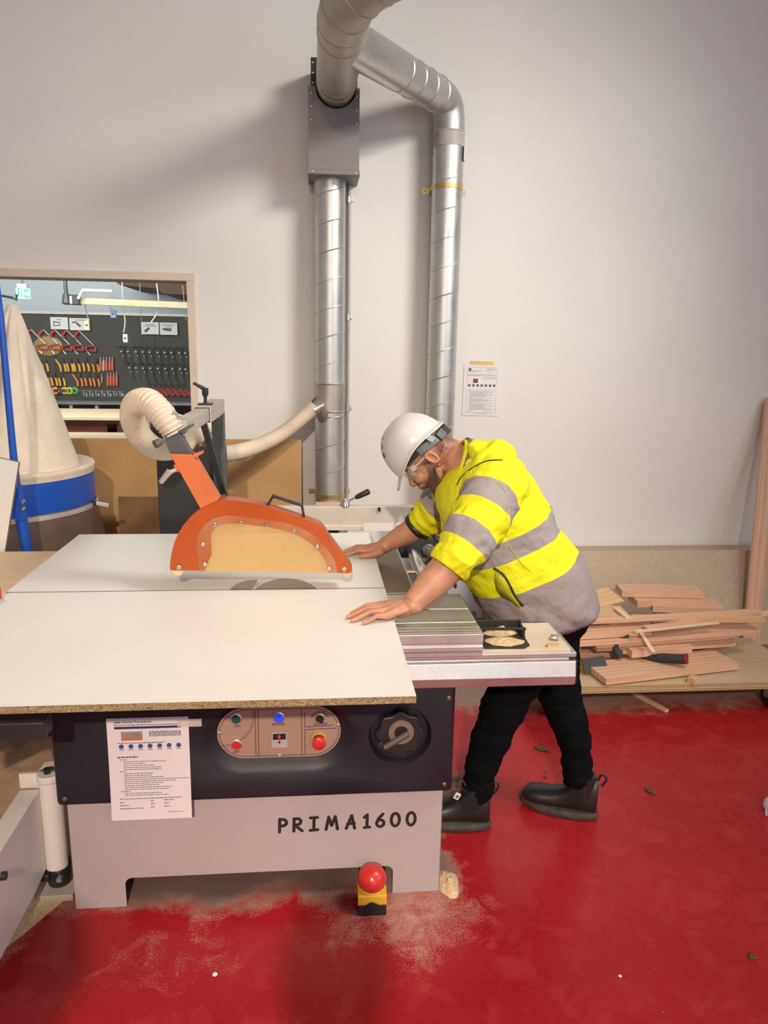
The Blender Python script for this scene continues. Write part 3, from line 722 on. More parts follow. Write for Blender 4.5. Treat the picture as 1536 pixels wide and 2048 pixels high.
b = MB(); b.bar((-.99, 2.35, .30), (-.72, 2.05, .64), .05, .07); b.bar((-1.1, 1.9, .52), (-.78, 2.02, .66), .03, .06); b.build('outrigger_strut', M_rail, saw, smooth=0, bevel=.003)
# stickers
b = MB(); b.span((-.678, PF-.0012, .676), (-.61, PF, .745)); stq = b.build('blue_sticker', M_navy, pn, smooth=0)
b = MB(); b.prism([(x_, PF-.002, z_) for x_, z_ in ((-.640, .668), (-.571, .668), (-.571, .745), (-.615, .745))], (0, .001, 0)); b.build('white_sticker', M_paper, pn, smooth=0)
b = MB()
for k, (x0, x1) in enumerate(((-.69, -.645), (-.687, -.655))): b.span((x0, PF-.0018, .70-.02*k), (x1, PF-.001, .704-.02*k))
b.build('sticker_print', M_paper, stq, smooth=0)

# ---------------------------------------------------------------- safe work sheet on the cabinet
d = thing('notice_sheet', 'laminated safe work procedure page hanging on the front of the saw', 'notice', (-.455, PF, .32))
nx0, nx1, nz0, nz1 = -.566, -.348, .318, .622; ny = PF-.003
b = MB(); pts = []
rows_ = []
for i in range(9):
    z = nz0+(nz1-nz0)*i/8; yb = ny-.010*(1-i/8)**2
    rows_.append([(nx0, yb, z), (nx1, yb, z), (nx1, yb+.0012, z), (nx0, yb+.0012, z)])
b.loft(rows_); b.build('sheet', flat('laminated white page', (.74, .70, .74), .25, 0, .02, 5), d, smooth=60)
W_, H_ = nx1-nx0, nz1-nz0
def ny_at(z): return ny-.010*(1-(z-nz0)/H_)**2
rnd = random.Random(4)
def pbox(bb, fx0, fx1, fz0, fz1): 
    za, zb = nz1-H_*fz1, nz1-H_*fz0; yy = min(ny_at(za), ny_at(zb))
    bb.span((nx0+W_*fx0, yy-.0008, za), (nx0+W_*fx1, yy+.0002, zb))
def prow(bb, fz, f0, f1, th=.006):
    x = f0
    while x < f1: x2 = min(f1, x+rnd.uniform(.02, .05)); pbox(bb, x, x2, fz-th/2, fz+th/2); x = x2+.008
b = MB()
prow(b, .068, .09, .90, .008)
for k in range(5): prow(b, .135+.011*k, .51, .90, .006)
prow(b, .243, .12, .70, .007)
for k in range(7): pbox(b, .135+.117*k, .195+.117*k, .305, .311)
for k, (i0, L) in enumerate([(0, .1), (1, .52), (1, .27), (1, .38), (1, .47), (1, .46), (0, .08), (1, .36), (1, .34), (1, .49), (1, .8), (1, .63), (1, .48), (1, .42), (1, .58), (1, .55), (0, .12), (1, .45), (1, .54)]):
    prow(b, .405+.0195*k, .13 if i0 == 0 else .18, (.13 if i0 == 0 else .18)+L, .005)
prow(b, .79, .11, .88, .006); prow(b, .825, .11, .16); prow(b, .815, .49, .53); prow(b, .812, .66, .78); prow(b, .855, .11, .22); prow(b, .845, .49, .55); prow(b, .842, .66, .73); prow(b, .885, .11, .40); prow(b, .877, .49, .54); prow(b, .873, .66, .73); prow(b, .93, .70, .90, .004)
b.build('printed_text', M_ink, d, smooth=0)
b = MB(); pbox(b, .09, .90, .083, .104); b.build('title_bar', M_navy, d, smooth=0)
b = MB(); prow(b, .38, .11, .36, .011)
for k in range(7):
    z = nz1-H_*.275; b.cyl((nx0+W_*(.165+.117*k), ny_at(z)-.0012, z), (nx0+W_*(.165+.117*k), ny_at(z), z), .0066, n=18)
b.build('symbol_dots', flat('symbol blue', (.035, .08, .26), .5), d, smooth=0)
b = MB(); pbox(b, .17, .43, .132, .218); b.build('picture', flat('faded photo print', (.30, .25, .25), .5, 0, .3, 40), d, smooth=0)
b = MB(); pbox(b, .171, .429, .186, .217); b.bm.transform(Matrix.Translation((0, -.0006, 0))); b.build('picture_foreground', flat('orange print', (.50, .17, .06), .5), d, smooth=0)
text('Safe Work Procedure', .0112, 'heading', M_bluep, d, (nx0+W_*.09, ny-.001, nz1-H_*.049), (PI/2, 0, 0))
b = MB(); b.span((nx1-.03, PF-.004, nz1-.03), (nx1+.035, PF-.0005, nz1-.008)); b.build('tape', film('clear tape', (.9, .9, .9), .5, (.8, .75, .7), .2), d, smooth=0)

# ---------------------------------------------------------------- white boards on the table
BZ = .863; TH = .017
def sheet(name, label, x0, x1, y0, y1):
    b = MB(); v = [V((x0, y0, BZ)), V((x1, y0, BZ)), V((x1, y1, BZ)), V((x0, y1, BZ))]
    b.prism(v, (0, 0, TH), 0, 1); return tag(b.build(name, [M_melamine, M_chip], smooth=0, bevel=.0006), label, 'board', 'white faced boards being cut')
sheet('melamine_board', 'white melamine chipboard sheet nearest the camera, overhanging the saw front', -.925, .2155, 1.462, 2.2)
sheet('melamine_board', 'white melamine chipboard sheet on the far side of the saw cut, under the right hand', -.925, .2145, 2.2075, 2.915)

# ---------------------------------------------------------------- blade guard on its overhead arm
gd = thing('blade_guard', 'orange saw blade guard with yellowed window on a grey overhead arm', 'blade guard', (-.16, 2.2, .94))
GY = 2.175
def C3(X, Y): return (230+.319*X, 760+.319*Y)
def gp(lst, y): return [at(*C3(*p), y=y) for p in lst]
outer = [(345, 1192), (344, 1160), (350, 1110), (358, 1070), (372, 1020), (395, 965), (425, 915), (460, 875), (500, 835), (545, 800), (590, 772), (640, 757), (690, 752), (760, 757), (880, 775), (960, 797), (1070, 832), (1180, 868), (1260, 898), (1290, 912), (1318, 945), (1345, 985), (1400, 1060), (1440, 1115), (1475, 1160), (1488, 1185), (1487, 1202), (1470, 1210)]
inner = [(1340, 1209), (1333, 1175), (1312, 1125), (1280, 1075), (1235, 1030), (1180, 992), (1120, 962), (1040, 937), (940, 920), (830, 906), (720, 898), (670, 905), (632, 925), (606, 960), (599, 1010), (604, 1060), (604, 1100), (590, 1125), (575, 1160), (566, 1197)]
b = MB(); gpl = gp(outer+inner, GY); b.prism(gpl, (0, .006, 0)); b.prism([p+V((0, .052, 0)) for p in gpl], (0, .006, 0))
op = gp(outer, GY)
for i in range(len(op)-1):
    b.prism([op[i]+V((0, .0062, 0)), op[i]+V((0, .0518, 0)), op[i+1]+V((0, .0518, 0)), op[i+1]+V((0, .0062, 0))], (V((-.16, GY, .95))-(op[i]+op[i+1])/2).normalized()*.004)
b.build('guard_shell', M_orange, gd, smooth=30)
plate_o = [(530, 1201), (512, 1080), (514, 1000), (535, 945), (570, 900), (620, 868), (680, 852), (730, 850), (830, 862), (960, 878), (1070, 898), (1150, 922), (1230, 962), (1300, 1022), (1350, 1085), (1380, 1140), (1395, 1209)]
b = MB(); b.prism(gp(plate_o, GY-.0045), (0, .004, 0)); b.build('clear_cover', film('amber clear cover', (.985, .95, .88), .13, (.74, .50, .28), .22), gd, smooth=0)
b = MB(); b.prism(gp(inner, GY+.002), (0, .003, 0)); b.build('guard_window', film('yellowed clear window', (.995, .96, .84), .66, (.92, .76, .44), .3, (.95, .80, .48)), gd, smooth=0)
for X, Y in ((625, 908), (790, 898), (955, 916), (1125, 945), (1270, 1043), (1344, 1183), (563, 1157), (551, 1030)):
    p = at(*C3(X, Y), y=GY-.005); b = MB(); b.lathe([(0, .001), (.0025, .001), (.003, .003), (.0055, .002), (.006, 0)], p, RXm, 16); b.build('screw', M_chrome, gd)
for X, Y, r_ in ((400, 1176, .0155), (1438, 1187, .0145)):
    p = at(*C3(X, Y), y=GY+.02); p2 = p+V((.006 if X > 900 else -.001, 0, -.004)); b = MB(); b.cyl(p2+V((0, -.014, 0)), p2+V((0, .03, 0)), .0175, n=28); ro = b.build('roller', flat('cream nylon roller', (.74, .58, .30), .4), gd, bevel=.002)
    p = at(*C3(X, Y), y=GY-.001); b = MB(); b.lathe([(0, .002), (.004, .002), (.005, .005), (.0075, .004), (.008, 0)], p, RXm, 18); b.build('axle', M_galv_dull, ro)
hp_ = [at(*C3(*p), y=GY+.03) for p in ((950, 795), (992, 727), (1172, 785), (1185, 862))]
b = MB()
for p, q in zip(hp_, hp_[1:]): b.bar(p, q, .020, .007, (0, 1, 0) if False else (0, 0, 1))
for p in hp_[1:3]: b.box(p, (.008, .020, .008))
b.build('handle', M_black, gd, bevel=.0015)
# orange channel arm with the grey slide in it
arm = [(343, 463), (478, 467), (492, 482), (650, 752), (535, 806)]
b = MB(); A_ = gp(arm, GY-.004); b.prism(A_, (0, .004, 0)); b.prism([A_[2]+V((0, .0042, 0)), A_[2]+V((0, .055, 0)), A_[3]+V((0, .055, 0)), A_[3]+V((0, .0042, 0))], (-.004, 0, -.002)); b.prism([p+V((0, .055, 0)) for p in A_], (0, .004, 0))
b.build('arm_channel', M_orange_dusty, gd, smooth=0, bevel=.001)
s_ = gp([(485, 470), (545, 447), (549, 462), (500, 487)], GY-.003); b = MB(); b.prism(s_, (0, .03, 0)); b.build('stop_tab', M_orange_dusty, gd, smooth=0)
s_ = gp([(366, 535), (385, 530), (402, 580), (385, 572)], GY-.005); b = MB(); b.prism(s_, (0, .03, 0)); b.build('clamp_lug', M_orange_dusty, gd, smooth=0)
k0, k1, k2 = at(*C3(378, 565), y=GY-.01), at(*C3(335, 580), y=GY-.02), at(*C3(285, 645), y=GY-.02)
b = MB(); b.tube([k0, k1], .006, 12); b.tube([k1+V((.004, 0, .004)), k1+(k2-k1)*.2, k2-(k2-k1)*.1, k2], [.0105, .009, .0075, .006], 14); b.build('clamp_handle', flat('dusty clamp handle', (.48, .42, .37), .5, .3, .2), gd)
sl = [(312, 372), (400, 325), (478, 470), (345, 462)]
b = MB(); b.prism(gp(sl, GY), (0, .045, 0)); b.build('slide_arm', M_greysteel, gd, smooth=0, bevel=.002)
k0, k1 = at(*C3(305, 378), y=GY-.002), at(*C3(250, 405), y=GY-.02); b = MB(); b.tube([k0, k0+(k1-k0)*.3, k0+(k1-k0)*.4, k1], [.006, .006, .011, .013], 14); b.build('slide_knob', flat('dusty black knob', (.12, .10, .075), .6), gd)
# head plate under the hose, beam, sleeve, post, brace, leg panel
b = MB(); b.bar((-.43, GY+.02, 1.352), (-.355, GY+.02, 1.385), .05, .007); b.build('hose_plate', M_greysteel, gd, smooth=0)
bx0, bx1 = -.418, -.372; bz0, bz1 = 1.352, 1.397
b = MB(); b.span((bx0, 2.20, bz0), (bx1, 2.72, bz1)); b.build('inner_beam', M_dustgrey, gd, smooth=0, bevel=.003)
b = MB(); b.span((bx0-.006, 2.66, bz0-.006), (bx1+.006, 3.06, bz1+.006)); bo = b.build('outer_beam', M_dustgrey, gd, smooth=0, bevel=.003)
b = MB(); b.span((bx0-.002, 2.655, bz0-.003), (bx1+.002, 2.66, bz1+.003)); b.build('beam_seal', M_black, bo, smooth=0)
b = MB(); b.span((bx0-.007, 2.875, bz0-.007), (bx1+.007, 2.885, bz1+.007)); b.build('beam_seam', M_galv_dull, bo, smooth=0)
k0 = V((-.395, 2.74, bz1+.006)); b = MB(); b.box(k0+V((0, 0, .003)), (.05, .04, .006)); b.cyl(k0, k0+V((0, 0, .03)), .006, n=14); b.tube([k0+V((0, 0, .03)), k0+V((0, 0, .04)), k0+V((.001, 0, .06))], [.008, .012, .011], 14); b.tube([k0+V((0, 0, .055)), k0+V((-.025, -.004, .07)), k0+V((-.04, -.006, .078))], [.008, .006, .005], 12); b.build('beam_lock_handle', M_blacksteel, gd)
b = MB(); b.span((bx0+.006, 3.00, .45), (bx1+.008, 3.05, bz0)); b.build('post', M_greysteel, gd, smooth=0, bevel=.003)
q0 = at(411, 850, y=2.88); b = MB(); b.bar((q0.x, 2.80, bz0-.004), (-.372, 3.02, 1.02), .022, .03, (0, 1, 0)); b.build('brace', M_blacksteel, gd, smooth=0, bevel=.002)
b = MB(); b.span((-.645, 3.055, .0), (-.365, 3.085, 1.21)); b.build('leg_panel', M_blacksteel, gd, smooth=0, bevel=.003)

# ---------------------------------------------------------------- ribbed hose
hpts = [(at(352, 872, y=2.2)), at(335, 845, y=2.2), at(318, 822, y=2.22), at(296, 803, y=2.25), at(272, 808, y=2.32), at(266, 838, y=2.40), at(283, 875, y=2.5), at(315, 898, y=2.70), at(352, 897, y=2.95), at(392, 872, y=3.16), at(412, 854, y=3.24), at(417, 874, y=3.28), at(427, 896, y=3.34), at(445, 907, y=3.45), at(470, 905, y=3.6), at(510, 894, y=3.75), at(560, 870, y=3.88), at(602, 838, y=3.96), at(628, 815, y=4.0)]
path = [V(p) for p in catmull([tuple(p) for p in hpts], 620)]
L_ = [0]
for p, q in zip(path, path[1:]): L_.append(L_[-1]+(q-p).length)
tot = L_[-1]; np_ = int(tot/.00155); rp = []; rr_ = []; j = 0
for i in range(np_):
    s = tot*i/(np_-1)
    while j < len(L_)-2 and L_[j+1] < s: j += 1
    f = (s-L_[j])/max(1e-9, L_[j+1]-L_[j]); rp.append(path[j].lerp(path[j+1], f))
    rr_.append((.036 if s > .05 else .030+.006*s/.05) + .0034*(2*abs(math.sin(s/.0125*PI))**.7-1))
hs = thing('dust_hose', 'cream ribbed dust hose looping from the orange guard back to the left duct', 'hose', tuple(hpts[4]))
b = MB(); b.tube(rp[12:], rr_[12:], 26); b.build('hose_tube', M_hose, hs, smooth=60)
b = MB(); u_ = (path[20]-path[2]).normalized(); 
for k in range(3): b.tube([path[2]+u_*(.006+.016*k), path[2]+u_*(.013+.016*k)], [.034-.001*k, .035], 22)
b.build('hose_cuff', M_hose, hs, smooth=40)
c_ = path[34]; b = MB(); b.box(c_+V((.026, -.012, .026)), (.018, .012, .01), Euler((.2, .6, .3)).to_matrix()); b.tube([c_+V((.030, -.012, .026)), c_+V((.045, -.01, .020))], .003, 8); b.build('hose_clip', M_galv, hs)

# ---------------------------------------------------------------- things on and by the saw
d = thing('stop_switch', 'red mushroom stop button on a yellow and black box on the floor', 'emergency stop', (.161, 1.88, 0), rot=(0, 0, -.03))
b = MB(); b.box((0, 0, .018), (.083, .075, .036)); sb = b.build('switch_base', M_black, d, smooth=0, bevel=.003, local=True)
b = MB(); b.lathe([(0, .004), (.018, .003), (.020, 0)], (0, -.0375, .028), RXm, 24); b.build('half_round', M_black, sb, local=True)
b = MB(); b.box((0, 0, .052), (.084, .076, .032)); b.build('switch_box', M_yellow, d, smooth=0, bevel=.003, local=True)
b = MB(); b.cyl((0, 0, .067), (0, 0, .078), .033, n=28); b.build('collar', flat('pale yellow collar', (.70, .52, .18), .4), d, local=True)
b = MB(); pr = [(.0, .136)]+[(.043*math.sin(math.radians(a)), .096+.041*math.cos(math.radians(a))) for a in range(8, 121, 8)]+[(.030, .074)]
b.lathe(pr, (0, 0, 0), None, 40); b.build('push_button', M_red, d, smooth=60, local=True)
d = thing('brush_pan', 'black dustpan half full of sawdust at the end of the saw table', 'dustpan', (.528, 1.95, .8055), rot=(0, 0, -.03))
b = MB(); pts = [(-.062, -.072), (.05, -.072), (.068, -.055), (.068, .06), (-.062, .06)]
b.prism([(x, y, .002) for x, y in pts], (0, 0, .004)); b.span((-.062, .056, .0), (.068, .062, .036)); b.prism([(.062, -.01, .004), (.068, -.01, .004), (.068, .06, .036), (.062, .06, .036)], (0, 0, .003)); b.span((.062, .0, .0), (.068, .06, .03)); b.span((-.066, .0, 0), (-.060, .06, .03))
b.span((-.066, -.005, .028), (.072, .064, .034)) if False else None
b.build('pan', M_black, d, smooth=0, bevel=.001, local=True)
b = MB(); b.bar((-.064, .004, .03), (.07, .004, .03), .008, .006); b.build('rim_bar', M_black, d, smooth=0, local=True)
def heap(name, cx, cy, rx, ry, h, mt, parent=None, seed=1, z=0.0, local=True, nr=10):
    b = MB(); rings = []; n = 28
    for i in range(nr+1):
        t = i/nr; r = []
        for j in range(n):
            a = 2*PI*j/n; w = 1+.25*noise.noise(V((math.cos(a)*1.5+seed, math.sin(a)*1.5, seed)))
            q = (1-t); hh = h*(1-q*q)*(1+.5*noise.noise(V((math.cos(a)*q*4+seed*3, math.sin(a)*q*4, .5))))
            r.append((cx+rx*w*q*math.cos(a), cy+ry*w*q*math.sin(a), z+max(0, hh)))
        rings.append(r)
    rings[-1] = [(cx, cy, z+h)]*n
    b.loft(rings, caps=False); bmesh.ops.remove_doubles(b.bm, verts=b.bm.verts[:], dist=1e-5)
    return b.build(name, mt, parent, smooth=60, local=local)
s1 = heap('sawdust', .0, -.03, .055, .034, .007, M_sawdust, d, 2, .006); s1['kind'] = 'stuff'; s2 = heap('sawdust', .0, .03, .05, .022, .018, M_sawdust, d, 5, .006); s2['kind'] = 'stuff'
q = at(1110, 1276, z=.81); b = MB()
b.lathe([(.0, .012), (.009, .012), (.012, .006), (.010, 0)], q+V((0, 0, -.004)), None, 8)
for a in range(4): b.ball(q+V((.012*math.cos(a*PI/2+.4), .012*math.sin(a*PI/2+.4), .003)), .005, None, 8)
tag(b.build('wing_nut', M_galv_dull), 'small metal wing nut lying on the dusty end plate of the saw', 'nut')
q = at(1106, 1290, z=.81); b = MB(); b.box((0, 0, .004), (.034, .012, .008)); o = b.build('wood_chip', M_timber2, smooth=0, local=True); o.location = (q.x, q.y, .805); o.rotation_euler = (0, 0, -.05); tag(o, 'tiny offcut of tan wood on the dusty end plate of the saw', 'offcut')
q = at(680, 1035, y=3.16); b = MB(); b.span((-.09, 3.125, .885), (.262, 3.30, .915)); tag(b.build('pine_board', M_pine, smooth=0, bevel=.001), 'pale pine board lying flat behind the rip fence', 'board')
b = MB(); b.box((0, 0, .016), (.125, .05, .032)); o = b.build('wood_block', M_timber, smooth=0, bevel=.001, local=True); q = at(660, 1030, y=3.17); o.location = (q.x, 3.19, .915); o.rotation_euler = (0, 0, .05); tag(o, 'short pink hardwood block resting on the pine board behind the fence', 'offcut')
b = MB(); b.span((-.2, 3.15, 0), (.10, 3.29, .885)); tag(b.build('rear_support', M_greysteel, smooth=0), 'grey steel support carrying the pine board behind the saw', 'support')
# fence piece at far left
d = thing('crosscut_fence', 'aluminium fence bar with a red end cap at the left edge of the boards', 'fence', (-1.0, 2.3, .86))
v = V((-.20, -.42, 0)).normalized()
p = at(22, 1200, z=.885)
b = MB(); b.bar(p+V((-.024, 0, .0)), p+V((-.024, 0, 0))+v*.9, .012, .012); b.build('fence_rail', M_alu, d, smooth=0, bevel=.001)
p = at(6, 1196, z=.885); b = MB(); b.bar(p+V((-.022, 0, .004)), p+V((-.022, 0, .004))+v*.9, .03, .05); b.build('fence_profile', M_alu, d, smooth=0, bevel=.002)
b = MB(); b.bar(p+V((-.022, 0, .004))-v*.006, p+V((-.022, 0, .004))+v*.010, .042, .062); b.build('end_cap', M_red, d, smooth=0, bevel=.003)
# ---------------------------------------------------------------- dust collector
DX, DY = -1.445, 3.5; DRr = .405
dc = thing('dust_collector', 'blue dust collector with canvas filter bag under the tool room window', 'dust collector', (DX, DY, 0))
b = MB(); b.lathe([(DRr, .885), (DRr, 1.035), (DRr-.01, 1.035), (DRr-.01, .885)], (DX, DY, 0), None, 72); b.build('drum_ring', M_blue, dc)
b = MB(); b.lathe([(DRr+.002, 1.03), (DRr+.004, 1.05), (DRr+.008, 1.062), (DRr+.002, 1.070), (DRr-.03, 1.068), (DRr-.10, 1.045), (DRr-.2, 1.02)], (DX, DY, 0), None, 72); b.build('cloth_rim', M_cream, dc, smooth=60)
# canvas bag: pleated cone hung from one point
b = MB(); rings = []; uv = []
bx_, by_ = DX+.05, DY
for i in range(36):
    t = i/35; z = 1.035+.735*t; r0 = .285*(1-t)**.95+.018; r = []
    cx = bx_*(1-t)+(-1.305)*t; cyy = by_*(1-t)+3.45*t
    for j in range(72):
        a = 2*PI*j/72
        f = -.085*(1-t)**.5*(math.exp(-((a-4.50-.16*t)/.13)**2)+.6*math.exp(-((a-5.55)/.16)**2)+.7*math.exp(-((a-3.3)/.2)**2))*min(1, .45+t*1.2) + .012*noise.noise(V((math.cos(a)*2, math.sin(a)*2, z*5)))
        rr2 = max(.012, r0+f*min(1, r0/.1)); r.append((cx+rr2*math.cos(a), cyy+rr2*math.sin(a)*.92, z))
    rings.append(r)
b.loft(rings); b.build('filter_bag', M_canvas, dc, smooth=70)
b = MB(); b.tube([(-1.75, 3.46, 1.82), (-1.45, 3.45, 1.825), (-1.30, 3.45, 1.80), (-1.285, 3.45, 1.79), (-1.282, 3.45, 1.815)], .005, 10); b.tube([(-1.75, 3.46, .4), (-1.75, 3.46, 1.82)], .012, 12); b.build('bag_hook', M_greysteel, dc)
M_poly = film('clear polythene', (.62, .53, .47), .5, (.30, .22, .185), .16)
b = MB(); rings = []
for i in range(26):
    t = i/25; z = .895-.70*t; r = []
    rb = DRr+.004+.05*min(1, t*2.2)-.02*t
    for j in range(96):
        a = 2*PI*j/96; w = .011*min(1, t*3)*noise.noise(V((math.cos(a)*5, math.sin(a)*5, z*6)))+.004*math.sin(23*a+6*noise.noise(V((a, z*3, 1))))*min(1, t*4)
        r.append((DX+(rb+w)*math.cos(a), DY+(rb+w)*math.sin(a), z))
    rings.append(r)
rings.append([(DX+(x-DX)*.75, DY+(y-DY)*.75, .16) for x, y, z in rings[-1]])
b.loft(rings, caps=False); b.build('plastic_bag', M_poly, dc, smooth=70)
b = MB(); b.lathe([(DRr+.004, .868), (DRr+.011, .870), (DRr+.011, .888), (DRr+.004, .890)], (DX, DY, 0), None, 72); b.build('clamp_band', flat('pale band', (.62, .57, .54), .35, .3), dc)
q = at(192, 1006, y=3.48); b = MB(); b.box(q+V((-.008, 0, 0)), (.02, .02, .022)); cl = b.build('clamp_catch', M_blacksteel, dc, smooth=0)
b = MB(); b.bar(q, at(217, 1011, y=3.46), .010, .018); b.build('clamp_lever', M_paper, cl, smooth=0, bevel=.003)
b = MB(); b.lathe([(.34, .0), (.34, .16), (.0, .16)], (DX, DY, 0), None, 40); b.build('base', M_blacksteel, dc)
# blue bracket pole in front of it
d = thing('blue_pole', 'slim blue steel pole standing in front of the blue drum', 'pole', (-1.17, 3.0, 0))
P0, P1, P2, P3 = at(2, 640, y=3.0), at(34, 985, y=3.0), at(41, 1030, y=3.0), at(60, 1130, y=3.0)
b = MB(); b.tube([P0+V((-.012, 0, .3)), P0, at(24, 880, y=3.0), P1], [.0125, .0125, .0135, .016], 18); b.build('upper_tube', M_blue, d)
b = MB(); b.tube([P1+V((.002, .006, .03)), P2+V((0, .006, -.03)), P3, V((P3.x+.02, 3.0, .02))], [.018, .023, .02, .02], 18); b.box((P3.x+.02, 3.0, .01), (.1, .1, .02)); b.build('lower_tube', M_blue, d)
b = MB(); b.bar(P1+V((0, -.014, .02)), P2+V((.002, -.018, -.02)), .034, .008, (0, 1, 0)); b.build('joint_plate', M_blue, d, smooth=0, bevel=.002)
for X, Y in ((46, 1003), (47, 1017)):
    p = at(X, Y, y=2.977); b = MB(); b.lathe([(0, .008), (.006, .007), (.009, 0)], p, RXm, 14); b.build('bolt', M_chrome, d)
# leaning white chipboard at far left
b = MB(); v = [at(37, 925, y=2.93), at(6, 1125, y=2.93), at(6, 1125, y=2.93)+V((-.6, 0, .145)), at(37, 925, y=2.93)+V((-.6, 0, .145))]
dn = (v[1]-v[0]).normalized()
b.prism([v[0], v[1]+dn*((v[1].z-.02)/abs(dn.z)), v[2]+dn*((v[1].z-.02)/abs(dn.z)), v[3]], (0, .018, 0), 0, 1); tag(b.build('chipboard_panel', [M_melamine, M_chip], smooth=0), 'cream faced chipboard panel standing tilted at the left edge', 'panel')
# fibreboard sheets against the wall
def leaner(name, mt, x0, x1, z1, y0, y1, th, label, cat, grp=None):
    b = MB(); b.prism([(x0, y0, 0.004), (x1, y0, 0.004), (x1, y1, z1), (x0, y1, z1)], V((0, z1, y0-y1)).normalized()*th); o = b.build(name, mt, smooth=0, bevel=.001); return tag(o, label, cat, grp)
leaner('fibreboard_sheet', M_mdf, -1.62, -.078, 1.115, 3.955, 4.10, .018, 'large brown fibreboard sheet leaning on the wall below the window', 'board')
leaner('hardboard_offcut', M_mdf_dark, -1.03, -.55, .832, 3.81, 3.915, .006, 'smaller dark hardboard piece leaning on the brown fibreboard', 'board')
q = at(500, 1000, y=3.88); leaner('fibreboard_strip', M_mdf, -.50, -.30, .78, 3.90, 3.975, .016, 'narrow fibreboard offcut half hidden behind the orange guard', 'board')

# ---------------------------------------------------------------- tool room seen through the glass
TB = 9.5
b = MB(); b.span((-5.6, TB, .93), (-1.35, TB+.03, 1.97)); o = b.build('tool_board', flat('dark olive pegboard', (.045, .045, .038), .6, 0, .15, 3), smooth=0); tag(o, 'long dark tool board across the far wall behind the window', 'tool board')
b = MB(); b.span((-5.6, TB-.03, 1.955), (-1.35, TB, 1.985)); b.build('top_rail', flat('pale rail', (.66, .62, .56), .4), o, smooth=0)
b = MB(); b.span((-5.6, TB-.25, .90), (-1.35, TB, .93)); b.build('shelf', flat('grey shelf', (.22, .22, .22), .5), o, smooth=0)
b = MB(); b.span((-5.6, TB+.06, 0), (-1.35, TB+.08, .9)); b.build('dark_backing', M_black, o, smooth=0)
for k in range(8):
    b = MB(); x = -3.55+.30*k; b.span((x, TB-.22, 0), (x+.035, TB-.18, .9)); b.build('shelf_leg', flat('shelf leg', (.45, .40, .34), .5) if k == 0 else bpy.data.materials['shelf leg'], o, smooth=0)
M_saw = flat('red handle', (.50, .045, .035), .4); M_yh = flat('yellow handle', (.78, .43, .03), .4); M_oh = flat('orange handle', (.78, .25, .02), .4); M_file = flat('coral file handle', (.72, .16, .10), .4); M_sil = flat('bright tool steel', (.62, .62, .62), .3, .8); M_dark = flat('dark tool steel', (.06, .06, .055), .4, .5)
def T3(X, Y, y=TB): return at(60+X/7.68, 640+Y/7.68, y=y)
def T2(X, Y, y=TB): return at(190+X/7.68, 640+Y/7.68, y=y)
OFF = V((0, -.03, 0))
# hacksaws
for k, (X, Y) in enumerate(((30, 150), (222, 152), (400, 158), (580, 160), (770, 172))):
    p = T3(X, Y)+OFF; q = T3(X+215, Y+215)+OFF
    h = thing('hacksaw', 'red handled hacksaw, number %d from the left in the slanting row on the tool board' % (k+1), 'hacksaw', tuple(p), 'hacksaws on the tool board')
    ords = ('first', 'second', 'third', 'fourth', 'fifth'); h['label'] = 'red handled hacksaw, %s from the canvas bag in the slanting row' % ords[k]
    b = MB(); b.tube([p, p.lerp(q, .9), q+V((.02, 0, -.03)), q+V((.02, 0, -.075))], .006, 8); b.build('saw_frame', M_sil, h)
    b = MB(); a = p+V((-.06, 0, -.055)); b.tube([p, p+V((-.03, 0, -.025)), a, a+V((.02, 0, -.035))], [.012, .018, .02, .015], 10); b.build('front_grip', M_saw, h)
    b = MB(); c_ = q+V((-.095, 0, -.03)); b.tube([q+V((0, 0, -.005)), q+V((-.06, 0, -.02)), c_, c_+V((.02, 0, -.05))], [.010, .010, .018, .014], 10); b.tube([q, q+V((.03, 0, -.04)), q+V((.02, 0, -.075)), c_+V((.04, 0, -.035))], .010, 8); b.build('handle', M_saw, h)
    b = MB(); b.tube([c_+V((.02, 0, -.05)), c_+V((.05, 0, -.09))], .007, 8); b.build('blade_end', M_sil, h)
# pliers
def pliers(p, mt, open_=False):
    h = thing('pliers', '', 'pliers', tuple(p), 'pliers on the tool board')
    b = MB(); b.tube([p+V((.03, 0, .09)), p+V((.035, 0, .05)), p+V((.03, 0, .0))], [.004, .012, .014], 8); b.build('jaws', M_dark, h)
    for s in (0, 1):
        x = .055*s; top = V((-.05, 0, .06)) if (open_ and s == 0) else V((x-.012, 0, .012)); b = MB(); b.tube([p+top, p+V((x, 0, -.02)), p+V((x+.006, 0, -.085))], [.010, .014, .013], 10); b.build('handle', mt, h)
    return h
names = ('first', 'second', 'third', 'fourth', 'fifth', 'sixth')
for r_, row in enumerate((((205, 665, 1, 1), (475, 670, 1, 1), (590, 670, 0, 1), (695, 670, 0, 1), (835, 665, 0, 1), (985, 680, 0, 0)), ((225, 880, 0, 0), (345, 885, 0, 1), (465, 890, 0, 1), (735, 895, 1, 0), (865, 890, 0, 0), (995, 900, 0, 0)))):
    for k, (X, Y, op_, yel) in enumerate(row):
        h = pliers(T3(X, Y)+OFF+V((0, 0, -.01)), M_yh if yel else M_oh, op_)
        h['label'] = '%s handled pliers, %s from the left in the %s row on the tool board' % ('yellow' if yel else 'orange', names[k], ('upper', 'lower')[r_])
